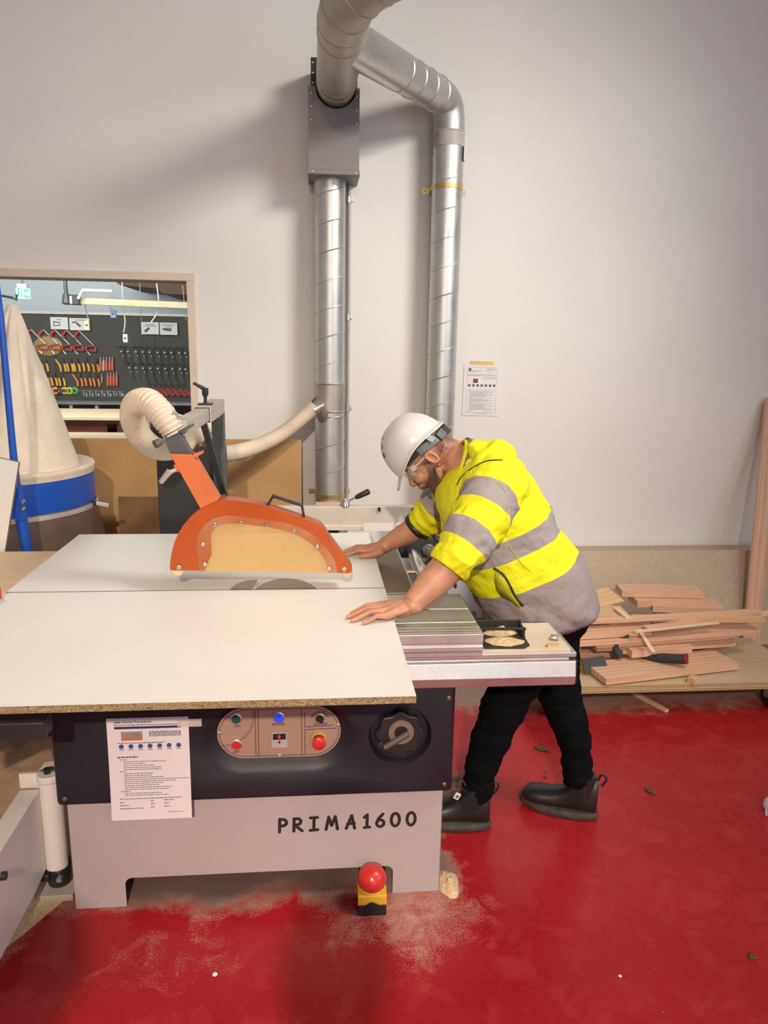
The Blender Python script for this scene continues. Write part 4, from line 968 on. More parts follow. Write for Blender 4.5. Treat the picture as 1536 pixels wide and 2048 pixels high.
# files
for r_, row in enumerate(((1095, 1140, 1183, 1232, 1275), (1115, 1205, 1250, 1295, 1340))):
    for k, X in enumerate(row):
        thin = (r_ == 1 and k == 0); y0, y1 = ((570, 790), (800, 1020))[r_]
        h = thing('file', ('slim pale file' if thin else 'coral handled file') + ', %s from the left in the %s row beside the pliers' % (names[k], ('upper', 'lower')[r_]), 'file', tuple(T3(X, y1)), 'files on the tool board')
        b = MB(); b.cyl(T3(X, y0)+OFF, T3(X, y0+70)+OFF, .010 if not thin else .006, n=10); b.build('blade', M_sil, h)
        b = MB(); b.tube([T3(X, y0+50)+OFF, T3(X, y0+100)+OFF, T3(X, y1-30 if not thin else y1-70)+OFF, T3(X, y1 if not thin else y1-50)+OFF], [.012, .0155, .0155, .006] if not thin else [.006, .007, .007, .004], 10); b.build('handle', M_file if not (r_ == 0 and k == 1) and not thin else flat('pale file', (.6, .5, .45), .4), h)
# tapes
for k, (X, nm, c_) in enumerate(((318, 'red', (.75, .05, .03)), (395, 'orange yellow', (.80, .40, .03)), (468, 'purple', (.10, .03, .14)), (540, 'yellow', (.72, .55, .03)), (612, 'lime yellow', (.66, .58, .04)), (690, 'green', (.04, .45, .08)))):
    h = thing('tape_measure', '%s round tape measure in the row low on the tool board' % nm, 'tape measure', tuple(T3(X, 1090)), 'round tape measures')
    b = MB(); b.lathe([(.0, .02), (.022, .02), (.022, .03), (.036, .03), (.046, .022), (.046, 0)], T3(X, 1085), RXm, 20); b.build('case', flat(nm+' case', c_, .4), h)
    b = MB(); b.cyl(T3(X, 1085)+V((0, -.022, 0)), T3(X, 1085)+V((0, -.02, 0)), .021, n=16); b.build('hub', M_dark, h)
for k, n_ in enumerate(('12', '13', '14', '15', '16', '17', '18')):
    text(n_, .058, 'number', M_paper, o, T3(815+92*k, 1170)+V((0, -.004, 0)), (PI/2, 0, 0))
b = MB(); b.bar(T3(700, 1082)+V((0, -.01, 0)), T3(1440, 1098)+V((0, -.01, 0)), .01, .008)
for k in range(7): q = T3(835+92*k, 1095); b.span(q+V((-.012, -.02, -.03)), q+V((.012, -.01, .0)))
b.build('peg_strip', flat('grey peg strip', (.25, .25, .24), .4), o, smooth=0)
# snips and red clamps on the right
for r_, (y0, xs) in enumerate(((485, (415, 515, 637, 741, 848, 971, 1078, 1178, 1300, 1392)), (735, (538, 637, 746, 857, 975, 1086, 1194, 1312, 1396)))):
    for k, X in enumerate(xs):
        p = T2(X, y0+(k*3))+OFF
        h = thing('snips', 'dark snips, %s from the left in the %s row near the window right edge' % (('first', 'second', 'third', 'fourth', 'fifth', 'sixth', 'seventh', 'eighth', 'ninth', 'tenth')[k], ('upper', 'lower')[r_]), 'snips', tuple(p), 'snips on the tool board')
        b = MB(); b.tube([p+V((-.05, 0, .05)), p+V((-.02, 0, .068)), p+V((.015, 0, .06)), p+V((.03, 0, .02)), p+V((.035, 0, -.1)), p+V((.06, 0, -.16))], .006, 8); b.build('handles', M_dark, h)
        b = MB(); b.ball(p, (.015, .01, .015), None, 10); b.tube([p+V((.012, 0, -.03)), p+V((.018, 0, -.06))], .005, 8); b.build('pivot', M_sil, h)
for k, X in enumerate((850, 935, 1025, 1110, 1205, 1300, 1390)):
    p = T2(X, 1035+k*3)+OFF
    h = thing('red_clamp', 'red bar clamp, %s from the left above the far shelf at the window right edge' % ('first', 'second', 'third', 'fourth', 'fifth', 'sixth', 'seventh')[k], 'clamp', tuple(p), 'red clamps on the tool board')
    b = MB(); b.tube([p, p+V((.085, 0, -.085))], .008, 8); b.tube([p+V((-.01, 0, -.02)), p+V((.065, 0, -.095)), p+V((.085, 0, -.085))], .008, 8); b.build('bar', M_saw, h)
    b = MB(); b.tube([p+V((-.035, 0, .045)), p+V((-.01, 0, .055)), p+V((0, 0, .0))], .006, 8); b.build('hook', M_dark, h)
b = MB(); p = T3(280, 400, 9.55); b.ball(T3(285, 400)+V((0, -.014, 0)), (.17, .012, .12), None, 24); tag(b.build('pot_lid', flat('ochre disc', (.30, .22, .06), .4)), 'ochre round disc hanging behind the hacksaws', 'disc')
# signs
def sign(X0, Y0, X1, Y1, lab, fn):
    y = TB-.045
    a, c_ = at(X0, Y0, y=y), at(X1, Y1, y=y)
    s = thing('tool_sign', lab, 'sign', (a.x, y, c_.z), 'white tool signs')
    b = MB(); b.span((a.x, y, c_.z), (c_.x, y+.004, a.z)); b.build('card', M_paper, s, smooth=0)
    b = MB(); fn(b, a.x, c_.z, c_.x-a.x, a.z-c_.z, y-.002); b.build('print', flat('dark drawing', (.09, .10, .12), .6) if 'dark drawing' not in bpy.data.materials else bpy.data.materials['dark drawing'], s, smooth=0)
    return s
def L(b, x, z, w, h, y, pts, t=.006): b.tube([(x+w*p[0], y, z+h*p[1]) for p in pts], t, 6)
def f1(b, x, z, w, h, y): L(b, x, z, w, h, y, [(.35, .8), (.62, .8)], .003); L(b, x, z, w, h, y, [(.2, .62), (.54, .56), (.56, .36), (.17, .28), (.2, .66)])
def f2(b, x, z, w, h, y): L(b, x, z, w, h, y, [(.3, .85), (.8, .85)], .003); L(b, x, z, w, h, y, [(.14, .64), (.3, .68), (.45, .5)], .008)
def f3(b, x, z, w, h, y): L(b, x, z, w, h, y, [(.25, .82), (.75, .82)], .003); L(b, x, z, w, h, y, [(.15, .68), (.85, .68)], .003); L(b, x, z, w, h, y, [(.2, .22), (.45, .52)], .014)
def f4(b, x, z, w, h, y): L(b, x, z, w, h, y, [(.1, .82), (.85, .82)], .003); L(b, x, z, w, h, y, [(.3, .68), (.7, .68)], .003); L(b, x, z, w, h, y, [(.15, .46), (.35, .5), (.68, .48)], .008); L(b, x, z, w, h, y, [(.2, .44), (.45, .36), (.66, .36)], .008)
sign(100, 634, 137, 659, 'white sign with a saw frame drawing, first along the tool board rail', f1)
s = sign(138, 636, 180, 661, 'white sign with red handled pliers drawing beside the saw sign', f2)
y = TB-.047; a, c_ = at(138, 636, y=y), at(180, 661, y=y); b = MB(); L(b, a.x, c_.z, c_.x-a.x, a.z-c_.z, y, [(.34, .58), (.5, .3)], .008); L(b, a.x, c_.z, c_.x-a.x, a.z-c_.z, y, [(.42, .54), (.56, .34)], .008); b.build('red_print', M_saw, s, smooth=0)
sign(282, 644, 318, 669, 'white sign with a dark wrench drawing near the window right edge', f3)
sign(319, 645, 355, 670, 'white sign with a snips drawing, closest to the window right frame', f4)
# exit sign
d = thing('exit_sign', 'green and white running man exit sign hung in the tool room', 'exit sign', tuple(at(46, 580, y=8.6)))
a, c_ = at(31, 576, y=8.6), at(60, 598, y=8.6)
b = MB(); b.span((a.x, 8.6, c_.z), (c_.x, 8.64, a.z)); b.build('panel', glow('lit sign face', (.62, .95, .92), 1.1), d, smooth=0, bevel=.004)
w_, h_ = c_.x-a.x, a.z-c_.z
b = MB(); b.span((a.x+w_*.62, 8.594, c_.z+h_*.08), (a.x+w_*.97, 8.6, c_.z+h_*.92)); b.span((a.x+w_*.40, 8.594, c_.z+h_*.10), (a.x+w_*.46, 8.6, c_.z+h_*.92)); b.build('green_field', glow('lit green', (.0, .55, .36), .8), d, smooth=0)
b = MB(); X, Z = a.x+w_*.8, c_.z+h_*.5; b.prism([(X-.03, 8.592, Z+.012), (X, 8.592, Z+.012), (X, 8.592, Z+.035), (X+.035, 8.592, Z), (X, 8.592, Z-.035), (X, 8.592, Z-.012), (X-.03, 8.592, Z-.012)], (0, .003, 0)); b.build('arrow', glow('lit white', (.8, 1, .95), 1.2), d, smooth=0)
b = MB(); b.tube([(X-.085, 8.592, Z+.03), (X-.08, 8.592, Z), (X-.1, 8.592, Z-.04)], .008, 6); b.ball((X-.08, 8.592, Z+.045), .011, None, 8); b.build('running_figure', bpy.data.materials['lit green'], d, smooth=0)
b = MB(); b.span((a.x+.02, 8.58, a.z), (c_.x-.02, 8.66, a.z+.045)); b.build('sign_housing', M_white, d, smooth=0, bevel=.005)
b = MB(); b.cyl((a.x+.06, 8.62, a.z), (a.x+.06, 8.62, TZ), .004, n=8); b.cyl((c_.x-.06, 8.62, a.z), (c_.x-.06, 8.62, TZ), .004, n=8); b.build('hanging_wires', M_greysteel, d)
# trunking, lamp, cords, reel
q0, q1 = at(160, 602, y=8.3), at(400, 612, y=8.3)
b = MB(); b.bar(q0, q1, .08, .062); tag(b.build('hanging_cable_tray', flat('cream cable tray', (.60, .52, .33), .5), smooth=0), 'long cream cable tray hanging across the tool room', 'cable tray')
q0, q1 = at(165, 580, y=8.2), at(225, 582, y=8.2)
b = MB(); b.tube([q0+V((-.05, 0, -.09)), q0, q1], .016, 10); tag(b.build('pipe_run', M_white), 'short white pipe above the cable tray in the tool room', 'pipe')
d = thing('ceiling_lamp', 'lit fluorescent batten at the top of the tool room window view', 'lamp', tuple(at(195, 562, y=7.6)))
q0, q1 = at(172, 556, y=7.6), at(212, 572, y=7.0); q0.z = q1.z = 2.42
b = MB(); b.bar(q0, q1, .18, .03); b.build('batten', M_white, d, smooth=0)
b = MB(); b.bar(q0+V((0, 0, -.03)), q1+V((0, 0, -.03)), .12, .03); b.build('tube', glow('fluorescent tube', (1, .97, .82), 6), d)
p = at(151, 600, y=8.25); d = thing('cord_reel', 'black cable reel bracket at the left end of the cable tray', 'cable reel', tuple(p))
b = MB(); b.span(p+V((-.045, -.05, -.05)), p+V((.045, .05, .05))); b.build('body', M_black, d, smooth=0, bevel=.006)
b = MB(); b.span(p+V((-.042, -.056, -.04)), p+V((-.02, -.05, .035))); b.build('label_plate', M_paper, d, smooth=0)
b = MB(); b.cyl(p+V((-.09, 0, -.02)), p+V((-.09, 0, .9)), .02, n=12); b.lathe([(0, .07), (.03, .06), (.05, -.03), (.03, -.05), (0, -.05)], p+V((-.09, 0, -.0)), None, 16); b.build('drop_pole', M_greysteel, d)
def cord(name, pts, r, mt, lab, cat, y):
    return tag(MBt([at(*p, y=y) for p in pts], r, mt, name), lab, cat)
def MBt(path, r, mt, name):
    b = MB(); b.tube([V(p) for p in catmull([tuple(p) for p in path], 24)], r, 8); return b.build(name, mt)
cord('power_cord', [(172, 555), (170, 600), (171, 615), (176, 636)], .006, M_galv_dull, 'grey drop cord running down to the outlet beside the pliers sign', 'cord', 8.5)
cord('power_cord', [(244, 560), (246, 612), (250, 640), (249, 655), (247, 665)], .006, M_white, 'pale drop cord curling down to the hanging socket', 'cord', 8.5)
cord('power_cord', [(313, 565), (317, 600), (314, 625), (302, 645)], .007, M_white, 'white drop cord hanging in front of the right hand tool signs', 'cord', 8.4)
cord('power_cord', [(279, 560), (281, 600), (283, 645)], .004, M_galv_dull, 'thin grey cord hanging between the socket and the right hand signs', 'cord', 8.6)
cord('power_cord', [(223, 560), (224, 600), (220, 615), (225, 618)], .004, M_galv_dull, 'thin grey cord dropping to the blue switch box', 'cord', 8.5)
cord('power_cord', [(365, 570), (369, 610), (372, 640)], .004, M_galv_dull, 'thin grey cord hanging closest to the window right frame', 'cord', 8.5)
def outlet(X0, Y0, X1, Y1, mt, lab):
    a, c_ = at(X0, Y0, y=8.5), at(X1, Y1, y=8.5); b = MB(); b.span((a.x, 8.48, c_.z), (c_.x, 8.52, a.z)); o = tag(b.build('drop_outlet', mt, smooth=0, bevel=.006), lab, 'socket')
    b = MB(); b.cyl((( a.x+c_.x)/2, 8.478, (a.z+c_.z)/2), ((a.x+c_.x)/2, 8.481, (a.z+c_.z)/2), .012, n=12); b.build('socket_hole', M_dark, o)
outlet(169, 641, 180, 660, flat('cream outlet', (.68, .60, .40), .5), 'cream outlet box hanging over the pliers sign')
outlet(246, 668, 256, 685, M_white, 'white hanging socket in front of the dark tool board')
outlet(221, 620, 233, 636, flat('blue switch box', (.25, .38, .62), .4), 'small blue switch box on the far tool room wall')
# dark roof corner, benches
b = MB(); P_ = [at(215, 552, y=8.9), at(392, 552, y=8.9), at(392, 590, y=8.9), at(325, 587, y=8.9), at(315, 577, y=8.9), at(240, 570, y=8.9)]
b.prism(P_, (0, 1.2, 0)); tag(b.build('trim_1', M_brownceil, smooth=0), kind='structure')
def bench(lab, x0, x1, y0, y1, z, fm):
    d = thing('workbench', lab, 'workbench', ((x0+x1)/2, (y0+y1)/2, 0), 'tool room benches')
    b = MB(); b.span((x0, y0, z-.03), (x1, y1, z)); b.build('bench_top', M_pine, d, smooth=0, bevel=.003)
    b = MB(); b.span((x0+.03, y0+.06, z-.34), (x1-.03, y1-.06, z-.03)); b.build('apron', fm, d, smooth=0)
    for sx in (x0+.05, x1-.14):
        for sy in (y0+.06, y1-.14): b = MB(); b.span((sx, sy, 0), (sx+.09, sy+.09, z-.07)); b.build('leg', fm, d, smooth=0)
    return d
M_redb = flat('red brown bench', (.20, .05, .03), .5)
bench('pale topped workbench with red brown apron, farther from the window', -3.3, -1.86, 7.3, 8.3, .93, M_redb)
bench('pale topped workbench directly behind the window, nearer than the red one', -3.0, -1.40, 5.75, 6.30, .90, M_redb)
# ---------------------------------------------------------------- timber trolley and offcuts
def C6(X, Y): return (1120+X*.1432, 1160+Y*.1432)
def C7(X, Y): return (1320+X*.1406, 1160+Y*.1406)
TZT = .165
d = thing('timber_trolley', 'low plywood trolley on castors carrying the timber offcuts', 'trolley', (1.6, 3.2, 0))
b = MB(); b.span((.98, 2.945, TZT-.017), (2.27, 3.46, TZT)); b.build('upper_deck', M_ply, d, smooth=0, bevel=.001)
b = MB(); b.span((.97, 2.94, TZT-.035), (2.28, 3.465, TZT-.0175)); b.build('lower_deck', M_ply, d, smooth=0, bevel=.001)
for x_, y_ in ((1.05, 3.02), (2.115, 3.03), (1.05, 3.38), (2.17, 3.38)):
    b = MB(); b.cyl((x_-.012, y_, .05), (x_+.012, y_, .05), .05, n=28); c_ = b.build('castor', M_black, d, bevel=.004)
    b = MB(); b.span((x_-.03, y_-.03, .122), (x_+.03, y_+.03, .13)).span((x_-.02, y_-.012, .05), (x_-.015, y_+.012, .125)).span((x_+.015, y_-.012, .05), (x_+.02, y_+.012, .125)); b.build('castor_fork', M_galv_dull, c_, smooth=0)
def plank(label, a, c, za, zc, w, t, mt, name='timber_offcut', cat='timber', grp='timber offcuts on the trolley', tilt=0):
    """a board whose near top edge runs from pixel a (height za) to pixel c (height zc)"""
    p, q = at(*a, z=za), at(*c, z=zc); R = frame(p, q)
    b = MB(); L = (q-p).length; b.box((0, w/2, -t/2), (L, w, t)); o = b.build(name, mt, smooth=0, bevel=.0012, local=True)
    R = R @ Matrix.Rotation(tilt, 3, 'X')
    o.location = (p+q)/2; o.rotation_euler = R.to_euler(); return tag(o, label, cat, grp)
plank('wide pink plank at the front of the trolley with the black glove on it', C6(650, 1385), C7(1130, 1190), .203, .203, .185, .030, M_timber, 'timber_plank')
q = at(*C7(450, 1365), z=.19); b = MB(); b.box((0, 0, .0135), (.045, .034, .027)); o = b.build('wood_block', M_timber2, smooth=0, bevel=.001, local=True); o.location = (q.x, q.y-.012, TZT); o.rotation_euler = (0, 0, .75); tag(o, 'tiny tan wooden block on the bare plywood in front of the wide plank', 'wood block')
plank('thick short pink offcut lying behind the black glove', C6(1010, 992), C7(468, 938), .255, .255, .07, .036, M_timber)
plank('thin pink board, topmost of the three under the long plank', C6(515, 900), C7(1000, 792), .282, .282, .11, .019, M_timber)
plank('brown board in the middle of the three under the long plank', C6(515, 950), C7(1040, 850), .262, .262, .11, .019, M_timber3)
plank('tan board, lowest of the three under the long plank', C6(880, 985), C7(1080, 893), .242, .242, .12, .019, M_timber2)
plank('low pink board sticking out to the left of the glove', C6(60, 1025), C6(760, 1000), .20, .20, .06, .03, M_timber)
plank('long wide pink plank across the front of the heap reaching the right edge', C6(60, 888), C7(1440, 712), .306, .306, .13, .022, M_timber, 'timber_plank')
plank('wide pink plank lying behind the long front plank', C6(160, 775), C6(1285, 702), .335, .335, .10, .024, M_timber, 'timber_plank')
plank('brown cut off end lying on the left of the long front plank', C6(175, 797), C6(292, 795), .322, .322, .04, .016, M_timber3)
plank('slender pink batten ending in a dark cut beside the thin stick', C6(1240, 682), C7(720, 592), .352, .352, .05, .018, M_timber)
plank('pale thin pine strip lying along the middle of the heap', C6(1060, 722), C7(850, 605), .358, .365, .018, .008, M_pine)
plank('long pink batten lying right across the top of the heap', C6(120, 592), C7(1470, 446), .375, .385, .045, .017, M_timber, 'timber_batten')
plank('tan batten crossing under the long pink batten', C6(1030, 518), C7(1500, 545), .372, .372, .04, .024, M_timber2, 'timber_batten')
plank('pale batten end running out of the picture at the right', C7(1180, 520), C7(1750, 440), .368, .368, .03, .014, M_pine, 'timber_batten')
yb = 3.56
def ylift(a): return at(*a, y=yb).z
z1 = ylift(C6(870, 148)); z2 = at(*C6(1085, 292), y=3.50).z; z3 = at(*C6(1300, 362), y=3.47).z
plank('short thick pink plank topmost on the rear stack', C6(870, 148), C7(625, 176), z1, z1, .12, z1-z2-.002, M_timber, 'timber_plank')
plank('short thick pink plank second from the top of the rear stack', C6(1085, 292), C7(710, 292), z2, z2, .12, .036, M_timber, 'timber_plank')
plank('wide pink plank lowest of the three in the rear stack', C6(1300, 362), C7(940, 416), z3, z3, .17, .034, M_timber, 'timber_plank')
p = at(*C6(1300, 362), z=z3)
b = MB(); b.span((p.x+.10, max(3.475, p.y+.03), 0), (p.x+.22, p.y+.13, z3-.036)); tag(b.build('wood_block', M_timber3, smooth=0), 'dark block carrying the rear stack of planks', 'wood block')
b = MB(); b.span((p.x+.03, p.y+.02, z3-.06), (p.x+.30, p.y+.06, z3-.036)); tag(b.build('timber_offcut', M_timber2, smooth=0), 'rough tan offcut just below the rear stack of planks', 'timber', 'timber offcuts on the trolley')
plank('slanting tan plank at the left of the heap beside the grey jacket', C6(330, 450), C6(908, 295), .36, at(*C6(908, 295), y=3.5).z, .13, .02, M_timber2, tilt=.35)
plank('flat tan board under the slanting plank at the left', C6(300, 492), C6(995, 515), .375, .37, .16, .018, M_timber2)
plank('short thin batten laid at an angle at the left rear of the heap', C6(1000, 520), C6(830, 380), .385, .385, .03, .012, M_pine)
# packing that carries the upper layers
for k, (X, Y, z_) in enumerate(((1190, 1262, .30), (1410, 1256, .30))):
    p = at(X, Y, z=z_); b = MB(); b.span((p.x-.05, p.y+.03, TZT), (p.x+.06, p.y+.16, z_-.006)); tag(b.build('wood_block', M_timber3, smooth=0), ('dark packing block under the left end of the long planks', 'dark packing block under the right end of the long planks')[k], 'wood block')
p, q = at(*C6(1100, 690), z=.338), at(*C6(1305, 1010), z=.268)
b = MB(); L_ = (q-p).length; b.box((0, 0, 0), (L_, .020, .006)); o = b.build('thin_stick', M_pine, smooth=0, local=True); o.location = (p+q)/2; o.rotation_euler = frame(p, q).to_euler(); tag(o, 'thin pale stick leaning down the front of the long planks', 'stick')
# stick on the floor
p, q = at(1258, 1380, z=.008), at(1334, 1421, z=.008); b = MB(); b.box((0, 0, 0), ((q-p).length, .022, .012)); o = b.build('floor_stick', M_pine, smooth=0, local=True); o.location = (p+q)/2; o.location.z = .006; o.rotation_euler = (0, 0, math.atan2(q.y-p.y, q.x-p.x)); tag(o, 'pale stick on the floor poking out from under the trolley', 'stick')
# leaning plank at far right and the beige sheets
p, q = at(1501, 1285, y=3.70), at(1546, 798, y=4.20); p.z = .0
b = MB(); R_ = frame(p, q, (0, -1, 0)); b.box((0, 0, 0), ((q-p).length, .092, .022)); o = b.build('leaning_plank', M_timber, smooth=0, bevel=.0015, local=True); o.location = (p+q)/2; o.rotation_euler = R_.to_euler(); tag(o, 'tall pink plank leaning on the wall at the right edge', 'timber')
def beige(y0, y1, z1, x0, x1, lab):
    b = MB(); nv = V((0, z1, y0-y1)).normalized()
    b.prism([(x0, y0, .004), (x1, y0, .004), (x1, y1, z1), (x0, y1, z1)], nv*.03); return tag(b.build('particleboard_sheet', M_beige, smooth=0, bevel=.002), lab, 'board')
z_ = at(1300, 1101, y=4.02).z
beige(3.74, 4.02, z_, 1.05, 3.4, 'low beige particleboard sheet leaning behind the timber heap')
b = MB(); b.span((1.02, 4.06, 0), (3.42, YB-.01, z_-.03)); tag(b.build('panel_stack', M_beige, smooth=0), 'stack of boards between the low beige sheet and the wall', 'boards')
# gloves
def glove(base, R, fingers, label, cuff=None):
    g = thing('work_glove', label, 'glove', tuple(base), 'black work gloves')
    objs = []
    b = MB()
    for pts, r in fingers: 
        pp = [base+R @ V(p) for p in pts]; b.tube(pp, r, 10)
        b.ball(pp[-1], r[-1], None, 10)
    o = b.build('glove_shell', fabric('black knit glove' if 'black knit glove' not in bpy.data.materials else 'black knit', (.03, .032, .034), .7, 60, .4, .4), g)
    rm = o.modifiers.new('r', 'REMESH'); rm.mode = 'VOXEL'; rm.voxel_size = .003; sm = o.modifiers.new('s', 'SMOOTH'); sm.iterations = 4; baked(o)
    for p in o.data.polygons: p.use_smooth = True
    if cuff:
        b = MB(); b.tube([base+R @ V(cuff[0]), base+R @ V(cuff[1])], cuff[2], 20, caps=False); c = b.build('cuff_trim', flat('dark red cuff', (.35, .015, .03), .7), g)
    return g
gb_ = at(1330, 1322, z=.215); ge = at(1372, 1327, z=.225); gf = at(1290, 1309, z=.21)
R_ = frame(gb_, ge)
l1 = (ge-gb_).length; l2 = (gf-gb_).length
glove(gb_, R_, [([(l1, 0, .020), (0, 0, .014), (-.03, 0, .012), (-.05, .002, .010)], [.0235, .023, .021, .014]), ([(-.04, .012, .008), (-l2*.7, .022, .008), (-l2, .026, .004)], [.012, .010, .009]), ([(-.04, -.010, .008), (-l2*.6, -.006, .008), (-l2*.95, .0, .004)], [.012, .010, .009]), ([(-.04, .0, .012), (-l2*.5, .01, .014), (-l2*.8, .012, .008)], [.012, .010, .009])], 'black work glove with dark red cuff lying on the wide front plank', ((l1-.002, 0, .022), (l1+.006, 0, .023), .0245))
gb_ = at(1230, 1300, z=.245); R_ = Matrix.Identity(3)
glove(gb_, R_, [([(0.02, -.02, -.03), (0, 0, .01), (.0, .01, .035)], [.02, .018, .016]), ([(0, .01, .03), (.02, .0, .05), (.055, .0, .068)], [.014, .012, .010]), ([(.0, .01, .01), (-.01, .02, .03), (.0, .04, .045)], [.012, .011, .009])], 'dark grey work glove with one raised finger between the offcuts')
# hand float
p = at(1187, 1330, z=.20); d = thing('hand_float', 'black hand float with orange handle propped against the wide plank', 'hand float', tuple(p))
Pq = [at(*C6(300, 1105), z=.238), at(*C6(610, 1055), z=.246), at(*C6(680, 1245), z=.19), at(*C6(345, 1312), z=.176)]
n_ = (Pq[1]-Pq[0]).cross(Pq[3]-Pq[0]).normalized()
if n_.y > 0: n_ = -n_
b = MB(); b.prism(Pq, -n_*.010); b.build('sanding_face', flat('charcoal foam', (.06, .06, .062), .9), d, smooth=0)
b = MB(); b.prism([v-n_*.010 for v in Pq], -n_*.008); b.build('yellow_back', M_yellow, d, smooth=0)
a = at(*C6(290, 1195), z=.20)-n_*.02; c = at(*C6(195, 1205), z=.20)-n_*.03; b = MB(); b.tube([a+V((.03, 0, 0)), a, c], [.009, .010, .013], 14); b.build('handle', flat('orange handle grip', (.78, .36, .02), .4), d)
# debris on the floor
M_dirt = flat('brown dirt', (.09, .055, .035), .95, 0, .4, 60, .6, 120)
def clump(name, pts, label, cat, mt=None, grp=None):
    b = MB()
    for (X, Y, r) in pts:
        p = at(X, Y, z=0); b.ball(p+V((0, 0, r*.35)), (r*random.uniform(.9, 1.4), r, r*.5), Euler((0, 0, random.random()*3)).to_matrix(), 8)
    return tag(b.build(name, mt or M_dirt, smooth=0), label, cat, grp)
clump('dirt_clump', [(1074, 1496, .013), (1080, 1499, .012), (1086, 1500, .014), (1093, 1501, .010), (1096, 1504, .006)], 'crumbled brown dirt clump on the red floor between the legs', 'dirt')
clump('dirt_crumb', [(1091, 1546, .006)], 'small dark crumb just above the rear boot toe, farther one', 'dirt')
clump('dirt_crumb', [(1091, 1555, .008)], 'dark crumb closest to the rear boot toe on the floor', 'dirt')
clump('dirt_clump', [(1294, 1581, .011), (1301, 1584, .013), (1307, 1587, .008), (1299, 1579, .008)], 'brown dirt smear on the red floor right of the boots', 'dirt')
clump('dirt_crumb', [(1503, 1914, .010), (1509, 1916, .008)], 'brown crumb on the red floor near the bottom right corner', 'dirt')
clump('paper_scrap', [(430, 1950, .007)], 'tiny pale scrap on the dark floor below the saw', 'scrap', M_paper)
clump('paper_scrap', [(1240, 1953, .005)], 'tiny pale scrap on the open red floor near the bottom', 'scrap', M_paper)
p = at(1541, 1625, z=0); b = MB(); b.ball(p+V((0, 0, .03)), (.03, .03, .032), None, 10); b.tube([p+V((-.02, 0, .02)), p+V((-.028, -.02, .002))], .004, 8); tag(b.build('plastic_wrap', film('crumpled clear plastic', (.85, .85, .88), .5, (.75, .75, .8), .15)), 'crumpled clear plastic wrap at the right edge of the floor', 'plastic wrap')
o = heap('sawdust_heap', .405, 1.96, .035, .06, .02, M_sawdust, None, 3, 0, False); tag(o, 'little heap of sawdust at the right foot of the saw', 'sawdust', kind='stuff')
o = heap('sawdust_heap', -.90, 2.25, .20, .45, .03, M_sawdust, None, 8, 0, False); tag(o, 'drift of sawdust beside the swing arm left of the saw', 'sawdust', kind='stuff')
# ---------------------------------------------------------------- the man bending over the saw
from mathutils.bvhtree import BVHTree
man = thing('person', 'man in white hard hat and yellow and grey jacket bending over the saw', 'person', (.72, 2.28, 0))
def skin_mat():
    a = N('brown skin'); v = a.obj(); n1 = a.noise(v, 22, 5, .6)
    base = a.mix(a.rng(n1, .3, .7), (.44, .20, .115), (.56, .28, .17))
    at_ = a.n('ShaderNodeAttribute', attribute_name='stubble'); h = a.math('MULTIPLY', at_.outputs['Fac'], a.rng(a.noise(v, 500, 2), .3, .7, .75, 1))
    at2 = a.n('ShaderNodeAttribute', attribute_name='lips'); base = a.mix(a.math('MULTIPLY', at2.outputs['Fac'], .7), base, (.36, .12, .09))
    at3 = a.n('ShaderNodeAttribute', attribute_name='nail'); base = a.mix(a.math('MULTIPLY', at3.outputs['Fac'], .6), base, (.66, .38, .28))
    col = a.mix(h, base, (.030, .020, .016))
    a.bump(a.noise(v, 260, 3), .12, .002)
    return a.set(col, .48, Subsurface_Weight=.06, Subsurface_Radius=(.6, .25, .15), Subsurface_Scale=.01)
M_skin = skin_mat()
HF = V((-math.cos(math.radians(50)), .05, -math.sin(math.radians(50)))).normalized()
HL = V((0, 0, 1)).cross(HF).normalized()        # left of the face
HU = HF.cross(HL).normalized()
HR = Matrix((HF, HL, HU)).transposed(); HS = .95
EAR = at(863, 917, y=2.335)
HC = EAR - HR @ (V((-.008, .078, -.012))*HS)
def h(x, y, z): return HC + HR @ (V((x, y, z))*HS)
b = MB()
def hb(c, r, rot=None): b.ball(h(*c), tuple(q*HS for q in (r if isinstance(r, tuple) else (r, r, r))), HR @ (rot or Matrix.Identity(3)), 24)
hb((-.012, 0, .035), (.098, .077, .088)); hb((.032, 0, -.03), (.058, .060, .078)); hb((.030, 0, -.078), (.052, .052, .040)); hb((.068, 0, -.102), (.021, .026, .018))
hb((.072, 0, .022), (.020, .050, .015)); hb((.086, 0, -.050), (.015, .021, .013)); hb((.05, 0, .05), (.045, .058, .05))
b.tube([h(.081, 0, .012), h(.094, 0, -.012), h(.106, 0, -.034)], [.008*HS, .0095*HS, .0125*HS], 14); hb((.106, 0, -.036), (.011, .013, .010))
for s in (-1, 1):
    hb((.097, s*.014, -.040), (.011, .007, .007)); hb((.066, s*.036, -.030), (.026, .024, .024)); hb((.074, s*.032, .0), (.013, .017, .011))
    b.tube([h(-.002, s*.066, -.050), h(.025, s*.058, -.088), h(.062, s*.024, -.106)], [.017*HS, .018*HS, .016*HS], 14)
    e = Matrix.Rotation(-.25*s, 3, 'Z')
    # ear: helix ring, lobe and bowl
    pts = [h(-.012+.0135*math.sin(a)+.005*math.cos(a), s*(.079+.004*math.sin(a*.5)), -.010+.0235*math.cos(a)) for a in [2*PI*i/18 for i in range(18)]]
    b.tube(pts, .0048*HS, 8, closed=True); hb((-.010, s*.074, -.010), (.014, .004, .021)); hb((-.006, s*.078, -.032), (.008, .005, .008))
hb((.093, 0, -.060), (.012, .025, .0065)); hb((.091, 0, -.072), (.012, .022, .0070)); hb((.082, 0, -.066), (.014, .028, .016))
NB = V((.497, 2.325, 1.215))
